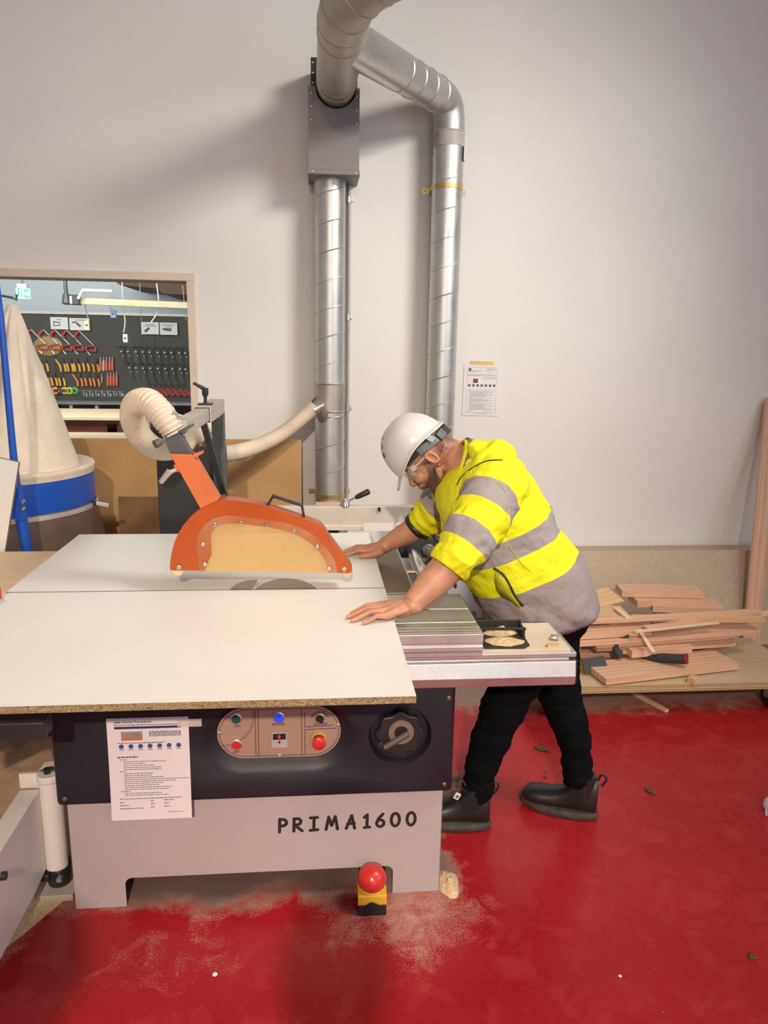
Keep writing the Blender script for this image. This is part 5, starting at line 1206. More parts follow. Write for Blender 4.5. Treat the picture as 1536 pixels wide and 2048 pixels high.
b.tube([h(-.035, 0, -.03), h(-.055, 0, -.075), NB], [.062, .060, .066], 24)
# trunk, legs
b.tube([(.79, 2.30, .80), (.70, 2.30, .97), (.58, 2.30, 1.10), (.50, 2.32, 1.20)], [.095, .11, .11, .075], 24)
SHL, SHR = V((.545, 2.15, 1.19)), V((.50, 2.475, 1.18))
ELL, ELR = at(935, 1082, y=2.01), at(868, 1022, y=2.545)
CUL, CUR = at(893, 1137, y=1.99), at(836, 1054, y=2.57)
WRL, WRR = V((.268, 1.948, .916)), V((.247, 2.583, .916))
b.tube([(.58, 2.28, 1.14), SHL, ELL], [.07, .062, .048], 20); b.tube([(.58, 2.32, 1.14), SHR, ELR], [.07, .062, .046], 20)
mL = CUL.lerp(WRL, .45); mR = CUR.lerp(WRR, .45)
b.tube([ELL, CUL, mL, CUL.lerp(WRL, .8), WRL], [.046, .049, .045, .036, .031], 24); b.tube([ELR, CUR, mR, CUR.lerp(WRR, .8), WRR], [.046, .045, .040, .031, .028], 24)
HIL, HIR = V((.785, 2.225, .80)), V((.815, 2.375, .80)); KNL, KNR = at(1002, 1432, y=2.24), at(1133, 1432, y=2.32); ANL, ANR = at(952, 1585, y=2.24), at(1158, 1565, y=2.285)
b.tube([HIL, KNL, ANL], [.06, .038, .028], 20); b.tube([HIR, KNR, ANR], [.06, .036, .028], 20)
# hands
def finger(pts, r):
    b.tube(pts, r, 12); b.ball(pts[-1], r[-1], None, 12)
ZS = BZ+TH
def hand(wr, mcp, tips, thumb, fr=.0078):
    wr = V(wr)
    for i, (m_, t_) in enumerate(zip(mcp, tips)):
        m_, t_ = V(m_), V(t_); k_ = fr*(1.0 if i < 3 else .88)
        pip = m_.lerp(t_, .45)+V((0, 0, .009)); dip = m_.lerp(t_, .76)+V((0, 0, .003))
        b.tube([wr.lerp(m_, .25)+V((0, 0, .0)), wr.lerp(m_, .7), m_], [.016, .0145, .0112], 12)
        b.ball(m_+V((0, 0, .001)), .0115, None, 12)
        finger([m_, pip, dip, t_], [.0105, k_*1.08, k_*.98, k_*.86]); b.ball(pip, k_*1.12, None, 10)
    c_ = (V(mcp[0])+V(mcp[3]))/2; mid = wr.lerp(c_, .55); ax = frame(wr, c_)
    b.ball(mid+V((0, 0, -.004)), (.046, .040, .017), ax, 20); b.ball(wr+V((0, 0, -.003)), (.034, .034, .027), ax, 20)
    th = [V(p) for p in thumb]; b.tube([wr.lerp(th[0], .5)]+th, [.018, .0165, .0115, .0095], 14); b.ball(th[-1], .0092, None, 12)
    b.ball(wr.lerp(V(mcp[3]), .35)+V((0, 0, -.010)), (.036, .016, .017), ax, 16)
LT = [(.100, 1.958, ZS+.008), (.088, 1.930, ZS+.008), (.100, 1.903, ZS+.008), (.130, 1.884, ZS+.0075)]
hand(WRL, [(.180, 1.978, ZS+.024), (.178, 1.953, ZS+.026), (.183, 1.929, ZS+.023), (.192, 1.908, ZS+.017)], LT, [(.238, 1.988, ZS+.022), (.200, 2.010, ZS+.013), (.168, 2.015, ZS+.010)])
RT = [(.112, 2.562, ZS+.008), (.098, 2.589, ZS+.008), (.110, 2.613, ZS+.008), (.138, 2.632, ZS+.0075)]
hand(WRR, [(.180, 2.552, ZS+.023), (.178, 2.578, ZS+.026), (.183, 2.602, ZS+.023), (.192, 2.622, ZS+.017)], RT, [(.228, 2.548, ZS+.020), (.192, 2.534, ZS+.013), (.160, 2.533, ZS+.010)])
body = b.build('body', M_skin, man)
rm = body.modifiers.new('r', 'REMESH'); rm.mode = 'VOXEL'; rm.voxel_size = .0027; sm = body.modifiers.new('s', 'SMOOTH'); sm.iterations = 3; sm.factor = .5; baked(body)
me = body.data; me.polygons.foreach_set('use_smooth', [True]*len(me.polygons))
HRi = HR.inverted(); off = V(man.location)
A1 = me.attributes.new('stubble', 'FLOAT', 'POINT'); A2 = me.attributes.new('lips', 'FLOAT', 'POINT'); A3 = me.attributes.new('nail', 'FLOAT', 'POINT')
v1 = [0.0]*len(me.vertices); v2 = v1[:]; v3 = v1[:]
def sst(x, a, c): 
    t = max(0, min(1, (x-a)/(c-a))); return t*t*(3-2*t)
for i, vv in enumerate(me.vertices):
    w = vv.co+off
    q = (HRi @ (w-HC))/HS
    if abs(q.x) < .16 and abs(q.y) < .12 and abs(q.z) < .16:
        ay = abs(q.y); nz_ = .012*noise.noise(V((q.x*40, q.y*40, q.z*40)))
        # beard: jaw line, chin, moustache; sideburn up to the ear
        jaw = -.050-.30*max(0, .055-q.x)*.25
        zl = -.008 if q.x < .026 else (-.008-.033*(q.x-.026)/.016 if q.x < .042 else (-.041-.016*min(1, (q.x-.042)/.041)))
        s_ = sst(zl-q.z+nz_*.5, -.002, .014) * sst(q.x, -.004, .012)
        side = sst(.055-abs(q.x-.012)*1.9, 0.005, .03)*sst(ay, .045, .06)*sst(.012-q.z, 0, .02)*.75
        mous = sst(.0105-abs(q.z+.0485), 0, .006)*sst(q.x, .085, .095)*sst(.030-ay, 0, .01)
        chin = sst(-q.z, .078, .092)*sst(q.x, .03, .05)
        lip = sst(.012-abs(q.z+.066), 0, .004)*sst(q.x, .094, .098)*sst(.024-ay, 0, .006)
        brow = sst(.006-abs(q.z-.020), 0, .004)*sst(q.x, .070, .08)*sst(ay, .010, .016)*sst(.056-ay, 0, .01)
        hair = sst(q.z+nz_*.6, .012, .05)*sst(.055-q.x, 0, .03)*.82
        hairb = sst(-.022-q.x, 0, .03)*sst(q.z, -.065, -.015)*.72
        ear = 1-sst(ay, .074, .079)
        v1[i] = max(0, min(.93, max(s_*.95*ear, side*ear, mous*.85, chin*.92, brow*.8, hair*ear, hairb*ear)*(1-lip*.9)))
        v2[i] = lip
    elif w.z < ZS+.03:
        for t_ in LT+RT:
            dd = w-V(t_)
            if dd.length < .012 and dd.z > .003 and dd.x < .003: v3[i] = 1
A1.data.foreach_set('value', v1); A2.data.foreach_set('value', v2); A3.data.foreach_set('value', v3)

# ---- hard hat
hat = None
M_hat = flat('white hard hat shell', (.63, .63, .615), .22, 0, .02, 4)
b = MB(); n = 72
HT = -.07      # the shell sits tipped a little back on the head
def hh(x, y, z): return h(.004+(x-.004)*math.cos(HT)-(z-.05)*math.sin(HT), y, .05+(x-.004)*math.sin(HT)+(z-.05)*math.cos(HT))
def rimz(cx): return .060-.034*abs(cx)**1.8-(.010 if cx > 0 else 0)*abs(cx)**3
rings = []
for i in range(19):
    ph = PI/2*i/18; r = []
    for j in range(n):
        a = 2*PI*j/n; cx, cy = math.cos(a), math.sin(a)
        rx = .120 if cx > 0 else .118; rr_ = math.cos(ph)**.80; z0 = rimz(cx)
        ridge = .006*math.exp(-(cy*rr_*.105/.022)**2)*(1 if i > 2 else 0)*math.sin(ph)**.5
        r.append(hh(.004+rx*rr_*cx, .108*rr_*cy, z0+(.158-z0)*math.sin(ph)+ridge))
    rings.append(r)
def brim(a, ex, dz):
    cx, cy = math.cos(a), math.sin(a); pk = max(0, cx)**2
    return hh(.004+(.120 if cx > 0 else .118)*cx+cx*(ex+.030*pk*(ex > .004)), (.108+ex)*cy*(1-.08*pk), rimz(cx)+dz-.012*pk*(ex > .004))
rings = [[brim(2*PI*j/n, ex, dz) for j in range(n)] for ex, dz in ((.001, -.002), (.008, -.006), (.010, -.001), (.003, .005))]+rings[1:]
inner_ = []
for i in range(8):
    ph = PI/2*i/9; inner_.append([hh(.004+.114*math.cos(ph)**.80*math.cos(2*PI*j/n), .102*math.cos(ph)**.80*math.sin(2*PI*j/n), rimz(math.cos(2*PI*j/n))+(.150-rimz(math.cos(2*PI*j/n)))*math.sin(ph)) for j in range(n)])
b.loft(inner_[::-1]+rings, caps=False); b.prism(inner_[-1], HU*.001)
hat = b.build('hard_hat', M_hat, man, smooth=60)
for s in (-1, 1):
    for k in range(3):
        ph = math.radians(40+15*k)
        def dome(p_, a_): return hh(.004+.1215*math.cos(p_)**.80*math.cos(a_), .109*math.cos(p_)**.80*math.sin(a_), rimz(math.cos(a_))+(.160-rimz(math.cos(a_)))*math.sin(p_))
        b = MB(); b.bar(dome(ph, s*.42), dome(ph+.13, s*.42), .004, .003); b.build('vent_slot', M_black, hat, smooth=0)
b = MB(); m_ = 48
for s_ in range(m_):
    a0_, a1_ = math.radians(-125+250*s_/m_), math.radians(-125+250*(s_+1)/m_)
    pt = lambda a, z: h(.0+.103*math.cos(a), .088*math.sin(a), z)
    b.prism([pt(a0_, .052), pt(a0_, .030), pt(a1_, .030), pt(a1_, .052)], (h(0, 0, .04)-pt(a0_, .04)).normalized()*.003)
b.build('head_band', M_black, hat, smooth=0)
b = MB(); arc = [h(-.006+.104*math.cos(a), .089*math.sin(a), .034-.024*max(0, -math.cos(a))) for a in [math.radians(84+192*i/24) for i in range(25)]]
for p, q in zip(arc, arc[1:]): b.bar(p, q, .003, .024, HU)
b.build('nape_strap', flat('grey strap', (.13, .135, .145), .5), hat, smooth=30)
b = MB(); b.box(h(-.112, .0, .010), (.020, .05, .032), HR); b.box(h(-.090, .060, .016), (.034, .010, .030), HR @ Matrix.Rotation(.62, 3, 'Z')); b.box(h(-.108, .034, .012), (.014, .034, .030), HR @ Matrix.Rotation(.3, 3, 'Z')); b.build('ratchet', M_black, hat, smooth=0, bevel=.002)
b = MB(); b.bar(h(-.052, .088, .064), h(-.060, .090, .026), .004, .018, HF); b.bar(h(.070, .070, .060), h(.074, .068, .034), .004, .014, HF); b.build('cradle_tab', flat('pale blue tab', (.42, .52, .58), .4), hat, smooth=0)
# ---- safety glasses
gl = None
M_lens = film('clear lens', (.97, .98, .98), .10, (.7, .72, .74), .06)
b = MB(); rings = []
for i in range(25):
    a = math.radians(-58+116*i/24); ro = .083
    zz = (.018, -.018-.004*min(1, abs(a))) if abs(a) > .22 else (.018, -.006)
    rings.append([h(.022+ro*math.cos(a), .078*math.sin(a), zz[0]), h(.024+ro*math.cos(a)*1.01, .079*math.sin(a), (zz[0]+zz[1])/2), h(.020+ro*math.cos(a), .077*math.sin(a), zz[1])])
b.loft(rings, closed=False); gl = b.build('safety_glasses', M_lens, man, smooth=60)
sd = gl.modifiers.new('t', 'SOLIDIFY'); sd.thickness = .0018
M_clear = film('clear plastic', (.9, .9, .9), .4, (.72, .68, .64), .1)
for s in (-1, 1):
    b = MB(); b.bar(h(.066, s*.0685, .012), h(.048, s*.072, .010), .004, .018, HU); b.bar(h(.05, s*.072, .010), h(-.012, s*.081, .008), .0025, .006, HU); b.build('temple_arm', M_clear, gl, smooth=0)

# ---- jacket
def jacket_mat(name, bands, usev=True):
    """hi-vis shell cloth: bands = list of (v0, v1, colour) over yellow"""
    a = N(name); uv = a.n('ShaderNodeUVMap'); u, v, _ = a.sep(uv.outputs[0])
    o = a.obj(); n1 = a.noise(o, 9, 5, .6, .6)
    col = a.mix(a.rng(n1, .3, .7), (.72, .70, .004), (.86, .86, .006))
    for (c0, c1, cc) in bands:
        m_ = a.math('MULTIPLY', a.math('GREATER_THAN', v, c0), a.math('LESS_THAN', v, c1)); col = a.mix(m_, col, cc)
    a.bump(a.math('ADD', a.noise(a.obj((1, 1, 1)), 17, 4, .5, 1.4), a.math('MULTIPLY', a.noise(o, 420, 2), .03)), .42, .016)
    return a.set(col, .72)
TAPE = (.315, .285, .285); GREYC = (.29, .245, .245)
def crinkle(o, fn):
    nn = [v.normal.copy() for v in o.data.vertices]
    cs = [v.co.copy() for v in o.data.vertices]
    flat_ = []
    for c, q in zip(cs, nn): flat_ += list(c+q*fn(c))
    o.data.vertices.foreach_set('co', flat_); o.data.update()
def wr(p, amp, sc, seed, asp=(1, 1, 1)):
    q = V((p[0]*sc*asp[0]+seed, p[1]*sc*asp[1], p[2]*sc*asp[2]))
    return amp*(noise.noise(q)+.5*noise.noise(q*2.1))
st = [((985, 1247), (1176, 1224), .170), ((968, 1230), (1187, 1197), .192), ((950, 1206), (1173, 1142), .198), ((934, 1180), (1146, 1092), .200),
      ((905, 1125), (1109, 1042), .200), ((893, 1088), (1092, 1005), .203), ((882, 1045), (1070, 968), .205), ((876, 1010), (1045, 938), .203),
      ((876, 985), (1015, 912), .185), ((884, 962), (985, 896), .145), ((893, 946), (958, 892), .09)]
rows_ = []
for f_, k_, hw in st:
    i = len(rows_); yc = 2.29+.035*i/10; p, q = at(*f_, y=yc), at(*k_, y=yc); rows_.append((p.x, p.z, q.x, q.z, yc, hw))
rws = catmull(rows_, 101); rings = []; uvs = []; n = 88
for i, (fx, fz, kx, kz, yc, hw) in enumerate(rws):
    c_ = V(((fx+kx)/2, yc, (fz+kz)/2)); a1_ = V((kx-fx, 0, kz-fz))/2; r = []; t = i/100
    for j in range(n):
        a = 2*PI*j/n; ca_, sa_ = math.cos(a), math.sin(a); e = .82
        p = c_ + a1_*(math.copysign(abs(ca_)**e, ca_)) + V((0, -hw*math.copysign(abs(sa_)**e, sa_), 0))
        nr = (p-c_).normalized()
        d_ = wr(p, .010, 8, 3, (1, 1, .6)) + wr(p, .004, 24, 8) - .008*(1-abs(noise.noise(V((p[0]*7+p[2]*4, p[1]*5, p[2]*8)))))**6
        d_ += .010*max(0, 1-abs(t-.08)/.1)*noise.noise(V((a*2.2, t*3, 2)))
        if t < .05: d_ += .003*math.sin(38*a)*(1-t/.05) - .012*(1-t/.05)
        r.append(p+nr*d_)
    rings.append(r); uvs.append(t)
b = MB(); b.loft(rings, uvs=uvs)
jk = b.build('jacket', jacket_mat('hi-vis jacket cloth', [(-.01, .30, GREYC), (.40, .50, TAPE)]), man, smooth=180)
def sleeve(name, pts, rad, bands, seed):
    rows_ = [(*p, r) for p, r in zip(pts, rad)]; rs = catmull([tuple(x) for x in rows_], 64); path = [V(x[:3]) for x in rs]
    b = MB(); rings = []; uvs = []; n = 56; up = V((0, 0, 1)); t0 = (path[1]-path[0]).normalized(); nn = (up-t0*up.dot(t0)).normalized()
    for i, p in enumerate(path):
        tg = (path[min(i+1, 63)]-path[max(i-1, 0)]).normalized(); nn = (nn-tg*nn.dot(tg)).normalized(); bi = tg.cross(nn); t = i/63; r = []
        for j in range(n):
            a = 2*PI*j/n; dr = nn*math.cos(a)+bi*math.sin(a); q = p+dr*rs[i][3]
            d_ = wr(q, .008, 14, seed)-.007*(1-abs(noise.noise(q*11+V((seed, 0, 0)))))**5+.005*math.sin(t*26+2.5*math.sin(a+seed)+seed)*min(1, t*2)*(1 if t < .88 else .3)+wr(q, .003, 42, seed+4)
            if t > .87: d_ += .004*math.sin(20*a+2*math.sin(3*a))*((t-.87)/.13) + .002*math.sin((t-.87)/.13*PI)
            r.append(q+dr*d_)
        rings.append(r); uvs.append(t)
    last = rings[-1]; cc = path[-1]; rings.append([cc+(p-cc)*.93-(path[-1]-path[-3]).normalized()*.008 for p in last]); uvs.append(1)
    b.loft(rings, uvs=uvs); return b.build(name, jacket_mat(name+' cloth', bands), jk, smooth=180)
slL = sleeve('sleeve', [at(1005, 958, y=2.20), at(985, 985, y=2.135), at(966, 1025, y=2.075), at(944, 1065, y=2.03), at(918, 1104, y=2.0), at(893, 1137, y=1.988)], [.098, .096, .089, .081, .071, .058], [(.27, .43, TAPE), (.60, .74, TAPE)], 2)
slR = sleeve('sleeve', [at(925, 975, y=2.44), at(905, 995, y=2.50), at(880, 1012, y=2.53), at(858, 1034, y=2.555), at(838, 1053, y=2.57)], [.090, .084, .076, .068, .055], [(.40, .56, TAPE)], 7)
# cuffs, tabs
def tabbar(pts, w, mt, par, name, up=(0, -1, 0), t=.004):
    b = MB()
    for p, q in zip(pts, pts[1:]): b.bar(p, q, t, w, up)
    return b.build(name, mt, par, smooth=0)
ax = (CUR-ELR).normalized(); b = MB(); b.tube([CUR-ax*.012, CUR+ax*.006], .0575, 40, caps=False); o = b.build('cuff_band', M_black, slR, smooth=60); o.modifiers.new('t', 'SOLIDIFY').thickness = .002
p = at(857, 1062, y=2.53); b = MB(); b.prism([p, p+V((.012, 0, .004)), p+V((.036, 0, -.040)), p+V((.034, 0, -.046)), p+V((.026, 0, -.042))], (0, .005, 0)); b.build('cuff_tab', M_black, slR, smooth=0, bevel=.001)
p = at(906, 1158, y=1.985); b = MB(); b.prism([p, p+V((.007, 0, .002)), p+V((.013, 0, -.022)), p+V((.009, 0, -.030)), p+V((.003, 0, -.026))], (0, .005, 0)); b.build('cuff_tab', M_black, slL, smooth=0, bevel=.001)
p = at(857, 1121, y=2.02); b = MB(); b.box(p, (.012, .01, .022), Euler((0, .6, 0)).to_matrix()); b.build('cuff_tab', M_black, slL, smooth=0)
# collar: outer yellow stand with grey lining, hood rolled behind
def ell(cp, y, p1, p2, hd, n=56):
    a_, c_ = at(*p1, y=y), at(*p2, y=y); c0 = (a_+c_)/2; ax_ = (c_-a_)/2
    return [c0+ax_*math.cos(2*PI*j/n)+V((0, -hd*math.sin(2*PI*j/n), 0)) for j in range(n)]
r0_ = ell(None, 2.325, (884, 1036), (996, 902), .130); r1_ = ell(None, 2.335, (876, 1022), (954, 884), .112); r2_ = ell(None, 2.34, (873, 1012), (929, 879), .090); r3_ = [c.lerp(sum((q for q in r2_), V((0, 0, 0)))/56, .07) for c in r2_]; r4_ = [c.lerp(sum((q for q in r1_), V((0, 0, 0)))/56, .08) for c in r1_]
b = MB(); rg = catmull([tuple(x for p in r for x in p) for r in (r0_, r1_, r2_)], 14); rings = []
for k, row in enumerate(rg):
    rr_ = [V(row[3*j:3*j+3]) for j in range(56)]; cc = sum(rr_, V((0, 0, 0)))/56; rings.append([p+(p-cc).normalized()*wr(p, .004, 26, 5) for p in rr_])
b.loft(rings+[r3_, r4_], caps=False, uvs=[k/15 for k in range(16)]); cl = b.build('collar', jacket_mat('collar cloth', []), jk, smooth=180)
b = MB(); rings = []
for k in range(5):
    row = rings and None; t = .15+.2*k; ra = [p.lerp(q, t) for p, q in zip(r0_, r2_)]; cc = sum(ra, V((0, 0, 0)))/56; rings.append([cc+(p-cc)*1.05+V((.004, 0, .003)) for p in ra[-6:]+ra[:13]])
b.loft(rings, closed=False, caps=False); gc = b.build('collar_patch', fabric('grey collar cloth', (.20, .18, .18), .8, 50, .3, .3), cl, smooth=180); gc.modifiers.new('t', 'SOLIDIFY').thickness = .004
b = MB(); hp2 = [at(928, 1000, y=2.165), at(952, 960, y=2.17), at(976, 930, y=2.20), at(994, 914, y=2.25), at(1000, 910, y=2.32), at(985, 912, y=2.40), at(955, 930, y=2.45), at(925, 960, y=2.45)]
b.tube([V(p) for p in catmull([tuple(p) for p in hp2], 40)], [.020+.030*math.sin(PI*i/39)**.7 for i in range(40)], 20); b.ball(at(966, 914, y=2.31), (.075, .115, .045), Euler((0, .55, 0)).to_matrix(), 24); b.ball(at(985, 914, y=2.29), (.06, .10, .045), Euler((0, .5, 0)).to_matrix(), 24); b.ball(at(958, 903, y=2.32), (.025, .10, .03), Euler((0, .8, 0)).to_matrix(), 24)
hd = b.build('hood', jacket_mat('hood cloth', []), jk); rm = hd.modifiers.new('r', 'REMESH'); rm.mode = 'VOXEL'; rm.voxel_size = .006; s_ = hd.modifiers.new('s', 'SMOOTH'); s_.iterations = 10; baked(hd)
for p in hd.data.polygons: p.use_smooth = True
crinkle(hd, lambda c: wr(c, .006, 15, 9))
# surface details laid on the cloth
def bvh(objs):
    vs, fs = [], []
    for o in objs:
        mw = worldmat(o); k0 = len(vs); vs += [mw @ v.co for v in o.data.vertices]; fs += [[k0+i for i in p.vertices] for p in o.data.polygons]
    return BVHTree.FromPolygons(vs, fs)
BJ = bvh([jk, slL, hd, cl])
def on(px, py, lift=.002):
    o_ = V((0, 0, CH)); dr = (at(px, py, y=2)-o_).normalized(); hit = BJ.ray_cast(o_, dr); return (hit[0]-dr*lift) if hit[0] else at(px, py, y=2.12)
def seam(name, pts, r, mt, par=None, n=24):
    pp = catmull(pts, n); b = MB(); b.tube([on(x, y, r*.3) for x, y in pp], r, 6); return b.build(name, mt, par or jk)
seam('zip', [(987, 1136), (1006, 1150), (1020, 1172), (1032, 1196), (1046, 1212)], .0042, M_black)
b = MB(); pk = [on(x, y, .0025) for x, y in ((990, 1138), (1006, 1152), (1019, 1172), (1030, 1194), (1042, 1214), (1036, 1214), (1022, 1202), (1004, 1194), (993, 1180), (989, 1160))]
cpk = on(1006, 1174, .004)
for p, q in zip(pk, pk[1:]+pk[:1]): b._faces([p, q, cpk], [(0, 1, 2)])
bmesh.ops.remove_doubles(b.bm, verts=b.bm.verts[:], dist=1e-5)
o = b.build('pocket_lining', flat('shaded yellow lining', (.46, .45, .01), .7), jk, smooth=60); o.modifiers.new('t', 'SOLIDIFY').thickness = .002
M_seam = flat('seam thread', (.42, .40, .01), .8)
seam('drawcord', [(914, 970), (922, 955), (945, 936), (975, 922), (1005, 920)], .0022, M_black)
seam('seam_line', [(932, 962), (960, 955), (1000, 970), (1015, 1000), (1012, 1040)], .0013, M_seam)
seam('seam_line', [(1018, 1092), (1030, 1110), (1046, 1130), (1060, 1142)], .0013, M_seam)
# ---- trousers
b = MB(); b.ball((.80, 2.30, .765), (.115, .150, .115), None, 24); b.ball((.775, 2.30, .86), (.10, .14, .10), None, 24)
def P_(px, py, y): return at(px, py, y=y)
tl = [V((.775, 2.235, .80)), P_(1052, 1320, 2.225), P_(1020, 1385, 2.235), P_(984, 1470, 2.24), P_(962, 1540, 2.24), P_(954, 1592, 2.24)]
tr = [V((.80, 2.365, .80)), P_(1106, 1320, 2.355), P_(1120, 1390, 2.335), P_(1146, 1470, 2.30), P_(1154, 1530, 2.285), P_(1155, 1566, 2.28)]
b.tube([V(p) for p in catmull([tuple(p) for p in tl], 40)], [.108-.054*min(1, (i/39)*1.25)**.9+.003*math.sin(i*1.1)*(i > 14) for i in range(40)], 24)
b.tube([V(p) for p in catmull([tuple(p) for p in tr], 40)], [.108-.055*min(1, (i/39)*1.4)**.9+.003*math.sin(i*1.3)*(i > 14) for i in range(40)], 24)
tw = b.build('trousers', fabric('black work trousers', (.004, .0042, .0055), .95, 60, .5, .6, 0, .08), man); rm = tw.modifiers.new('r', 'REMESH'); rm.mode = 'VOXEL'; rm.voxel_size = .006; s_ = tw.modifiers.new('s', 'SMOOTH'); s_.iterations = 6; baked(tw)
for p in tw.data.polygons: p.use_smooth = True
crinkle(tw, lambda c: wr(c, .004, 16, 3, (1, 1, 1.8))+wr(c, .003, 34, 5, (1, 1, 2)))
b = MB(); b.tube([on_ for on_ in (at(1062, 1262, y=2.13), at(1075, 1272, y=2.12), at(1086, 1275, y=2.12))], .006, 8); b.build('belt_loop', M_black, tw)
# ---- boots
M_boot = flat('black leather', (.016, .014, .015), .42, 0, .25, 14, .12, 120); M_sole = flat('muddy rubber sole', (.05, .042, .033), .8, 0, .5, 40, .5, 90); M_gus = flat('black elastic', (.008, .008, .009), .9)
def boot(heel, toe, lean):
    heel, toe = V(heel), V(toe); dr = (toe-heel).normalized(); L0 = (toe-heel).length; sd_ = V((0, 0, 1)).cross(dr)
    def q(x, y, z): return heel+dr*(x*L0/.29)+sd_*y+V((0, 0, z))
    prof = [(0.0, .028, .150, .030), (.012, .026, .152, .034), (.05, .026, .150, .038), (.085, .026, .140, .040), (.11, .026, .118, .041), (.14, .026, .098, .043), (.18, .026, .086, .047), (.22, .026, .082, .049), (.25, .026, .078, .046), (.275, .027, .064, .036), (.288, .03, .046, .018)]
    pr = catmull(prof, 40); b = MB(); rings = []
    for x, z0, z1, w in pr:
        r = []
        for j in range(28):
            a = 2*PI*j/28; ca_, sa_ = math.cos(a), math.sin(a); zc, hz = (z0+z1)/2, (z1-z0)/2
            wz = w*(1-.25*max(0, sa_)); r.append(q(x, wz*math.copysign(abs(ca_)**.7, ca_), zc+hz*math.copysign(abs(sa_)**.75, sa_)))
        rings.append(r)
    b.loft(rings)
    sh = [q(.055, 0, .09), q(.055, 0, .13), q(.058+lean, 0, .160)]
    b.tube(sh, [.043, .043, .043], 24)
    bo = b.build('boot', M_boot, man, smooth=60)
    b = MB(); rings = []
    for k in range(5):
        z = (.0, .005, .015, .025, .029)[k]; g = (-.004, .003, .004, .003, -.002)[k]; r = []
        for j in range(60):
            a = 2*PI*j/60; x = .145+(.150+g)*math.cos(a); w = (.040+.010*math.sin(min(1, max(0, x/.29))*PI*.9)+g); lug = .002*math.sin(30*a) if k < 2 else 0
            rise = .012*max(0, (x-.22)/.07)**1.5
            r.append(q(x, (w+lug)*math.copysign(abs(math.sin(a))**.75, math.sin(a)), z+(rise if k < 4 else rise)))
        rings.append(r)
    b.loft(rings); b.build('sole', M_sole, bo, smooth=50)
    for s in (-1, 1):
        b = MB(); pts = [(.065, .16), (.10, .128), (.096, .075), (.06, .062), (.048, .09), (.05, .16)]
        b.prism([q(x, s*.0385, z) for x, z in pts], sd_*(s*.006)); b.build('elastic_gusset', M_gus, bo, smooth=0)
    b = MB(); b.tube([V(p) for p in catmull([tuple(q(*p)) for p in ((.006, 0, .14), (-.004, 0, .168), (-.020, 0, .172), (-.026, 0, .155), (-.012, 0, .130))], 16)], .004, 8); b.build('pull_tab', M_black, bo)
    return bo, q
zf = 0
b1, q1 = boot((.593, 2.225, zf), (.310, 2.275, zf), .004)
b = MB(); b.tube([q1(.085, .02, .165), q1(.10, .02, .190), q1(.118, .02, .178)], .0045, 8); b.build('front_tab', M_black, b1)
p = q1(.125, .0, 0); b = MB(); pc = at(914, 1592, y=2.21)
b.box(pc, (.018, .006, .022), Euler((0, .5, 0)).to_matrix()); b.box(pc+V((0, -.003, 0)), (.009, .003, .012), Euler((0, .5, 0)).to_matrix(), 1); b.build('boot_tag', [M_paper, M_ink], b1, smooth=0)
boot((.985, 2.248, zf), (.748, 2.362, zf), .0)
# ---------------------------------------------------------------- light
def area(name, loc, target, sx, sy, watt, col, spread=180):
    l = bpy.data.lights.new(name, 'AREA'); l.shape = 'RECTANGLE'; l.size = sx; l.size_y = sy; l.energy = watt; l.color = col; l.spread = math.radians(spread)
    o = bpy.data.objects.new(name, l); COL.objects.link(o); o.location = loc
    o.rotation_euler = (V(target)-V(loc)).to_track_quat('-Z', 'Y').to_euler(); return o
area('right_window_daylight', (XR-.02, (RY0+RY1)/2, (RZ0+RZ1)/2), (0, (RY0+RY1)/2, (RZ0+RZ1)/2), RY1-RY0, RZ1-RZ0, 85, (.80, .90, 1.0))
area('doorway_daylight', ((DX0+DX1)/2, YR+.02, DZ1/2+.1), ((DX0+DX1)/2, 0, DZ1/2+.1), DX1-DX0, DZ1-.2, 135, (.92, .95, 1.0))
for x_, y_, w_ in ((-1.6, 1.2, 20), (.6, -.9, 10)):
    d = thing('ceiling_lamp', 'white batten lamp hung under the workshop ceiling', 'lamp', (x_, y_, ZC-.3), 'workshop ceiling lamps')
    b = MB(); b.box((x_, y_, ZC-.27), (1.3, .16, .05)); b.cyl((x_-.5, y_, ZC-.25), (x_-.5, y_, ZC), .005, n=8); b.cyl((x_+.5, y_, ZC-.25), (x_+.5, y_, ZC), .005, n=8); b.build('batten', M_white, d, smooth=0)
    area('lamp_light', (x_, y_, ZC-.31), (x_, y_, 0), 1.25, .14, w_, (1.0, .90, .76))
def highbay(x_, y_, tgt, watt, col, size, spread, lab, drop=0.0):
    ZC = 4.5-drop
    d = thing('high_bay_lamp', lab, 'lamp', (x_, y_, ZC-.3))
    b = MB(); b.lathe([(.06, ZC-.02), (.07, ZC-.16), (.10, ZC-.18), (size*.62, ZC-.24), (size*.62+.01, ZC-.24), (.11, ZC-.16), (.08, ZC-.14), (.07, ZC)], (x_, y_, 0), None, 32); b.cyl((x_, y_, ZC-.03), (x_, y_, 4.5), .01, n=10); b.build('reflector', M_alu, d)
    area('high_bay_light', (x_, y_, ZC-.27), tgt, size, size, watt, col, spread)
highbay(2.5, 1.25, (-.9, 4.2, .9), 122, (1.0, .94, .84), 1.3, 76, 'high bay lamp under the ceiling right of the saw')
highbay(-.3, -3.6, (-.1, 1.9, .2), 66, (1.0, .80, .62), .11, 54, 'warm high bay lamp under the ceiling behind the camera', .4)
area('tool_room_light', (-2.8, 6.6, 3.0), (-2.8, 9.6, 1.2), 3, 2, 420, (1, .98, .95))
wd = bpy.data.worlds.new('sky'); SC.world = wd; wd.use_nodes = True
bg = wd.node_tree.nodes['Background']; bg.inputs[0].default_value = (.75, .85, 1.0, 1); bg.inputs[1].default_value = .6
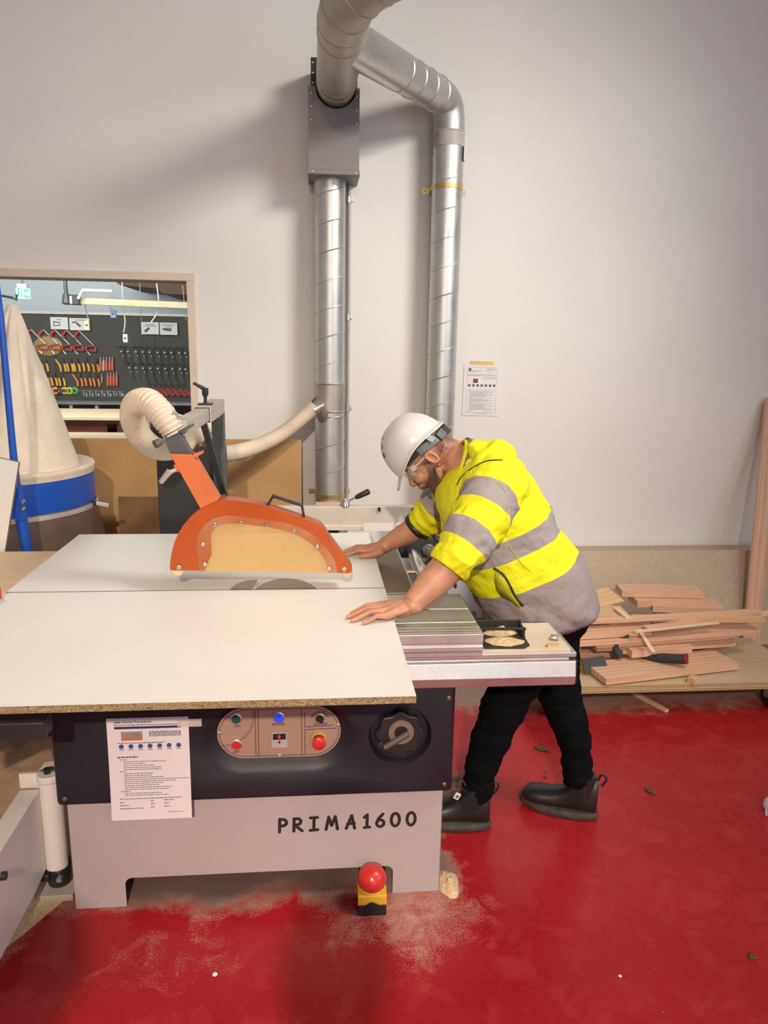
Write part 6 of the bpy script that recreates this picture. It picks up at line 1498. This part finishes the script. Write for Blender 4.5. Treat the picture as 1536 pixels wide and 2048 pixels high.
# two people watching from behind the camera; their heads shade the floor in front of the saw
M_dk = fabric('dark work clothes', (.03, .035, .05), .9)
for k, (x_, y_, s_) in enumerate(((-.10, -.60, 1.0), (-.56, -.61, 1.0))):
    d = thing('person', ('person in dark clothes standing close behind the camera', 'person in dark clothes standing just left of the one behind the camera')[k], 'person', (x_, y_, 0))
    b = MB(); T_ = lambda *p: V((x_+p[0], y_+p[1], p[2]))
    b.ball(T_(0, .02, 1.62), (.080, .100, .115), None, 20); b.tube([T_(0, 0, 1.54), T_(0, 0, 1.42)], [.055, .065], 16)
    b.tube([T_(0, 0, .92), T_(0, 0, 1.1), T_(0, 0, 1.32), T_(0, 0, 1.43)], [.12, .125, .14, .075], 20)
    for s in (-1, 1):
        b.tube([T_(s*.05, 0, 1.40), T_(s*.15, 0, 1.38), T_(s*.17, .02, 1.12), T_(s*.16, .10, .88)], [.06, .055, .045, .032], 16)
        c0 = T_(s*.16, .13, .83); b.ball(c0, (.018, .04, .045), None, 12)
        for f_ in range(4): b.tube([c0+V((0, -.022+.015*f_, -.03)), c0+V((0, -.018+.015*f_, -.075)), c0+V((-s*.012, -.012+.015*f_, -.10))], [.009, .008, .0065], 8)
        b.tube([c0+V((0, .03, -.01)), c0+V((-s*.01, .055, -.05))], [.011, .008], 8)
        b.tube([T_(s*.09, 0, .92), T_(s*.095, .02, .50), T_(s*.10, -.01, .08)], [.085, .058, .042], 16); b.ball(T_(s*.10, .06, .035), (.045, .13, .034), None, 14)
    o = b.build('body', M_skin, d); rm = o.modifiers.new('r', 'REMESH'); rm.mode = 'VOXEL'; rm.voxel_size = .007; o.modifiers.new('s', 'SMOOTH').iterations = 3
    b = MB()
    for zz in ((.90, .15), (1.0, .15), (1.15, .155), (1.32, .165), (1.42, .11), (1.46, .075)): pass
    b.loft([[T_(q*1.15*math.cos(2*PI*j/32), q*.82*math.sin(2*PI*j/32), z) for j in range(32)] for z, q in ((.88, .15), (1.0, .15), (1.15, .155), (1.32, .165), (1.41, .12), (1.455, .068))])
    for s in (-1, 1): b.tube([T_(s*.11, 0, 1.385), T_(s*.15, 0, 1.37), T_(s*.172, .02, 1.12), T_(s*.162, .095, .90)], [.07, .068, .056, .044], 18)
    b.build('jacket', M_dk, d)
    b = MB(); b.ball(T_(0, 0, .90), (.155, .12, .10), None, 20)
    for s in (-1, 1): b.tube([T_(s*.09, 0, .90), T_(s*.095, .02, .50), T_(s*.10, -.01, .10)], [.10, .075, .065], 18)
    b.build('trousers', M_dk, d)
    b = MB(); b.ball(T_(0, .005, 1.655), (.088, .106, .098), None, 20); b.build('hair', M_black, d)
    for s in (-1, 1): b = MB(); b.ball(T_(s*.10, .06, .04), (.052, .14, .042), None, 16); b.build('boot', M_black, d)
SC.view_settings.view_transform = 'Standard'; SC.view_settings.look = 'None'; SC.view_settings.gamma = 1.0; SC.view_settings.exposure = -1.02
SC.view_settings.use_curve_mapping = False
SC.cycles.use_denoising = True; SC.cycles.max_bounces = 8; SC.cycles.diffuse_bounces = 4; SC.cycles.transparent_max_bounces = 12; SC.cycles.sample_clamp_indirect = 6
SC.cycles.caustics_reflective = False; SC.cycles.caustics_refractive = False
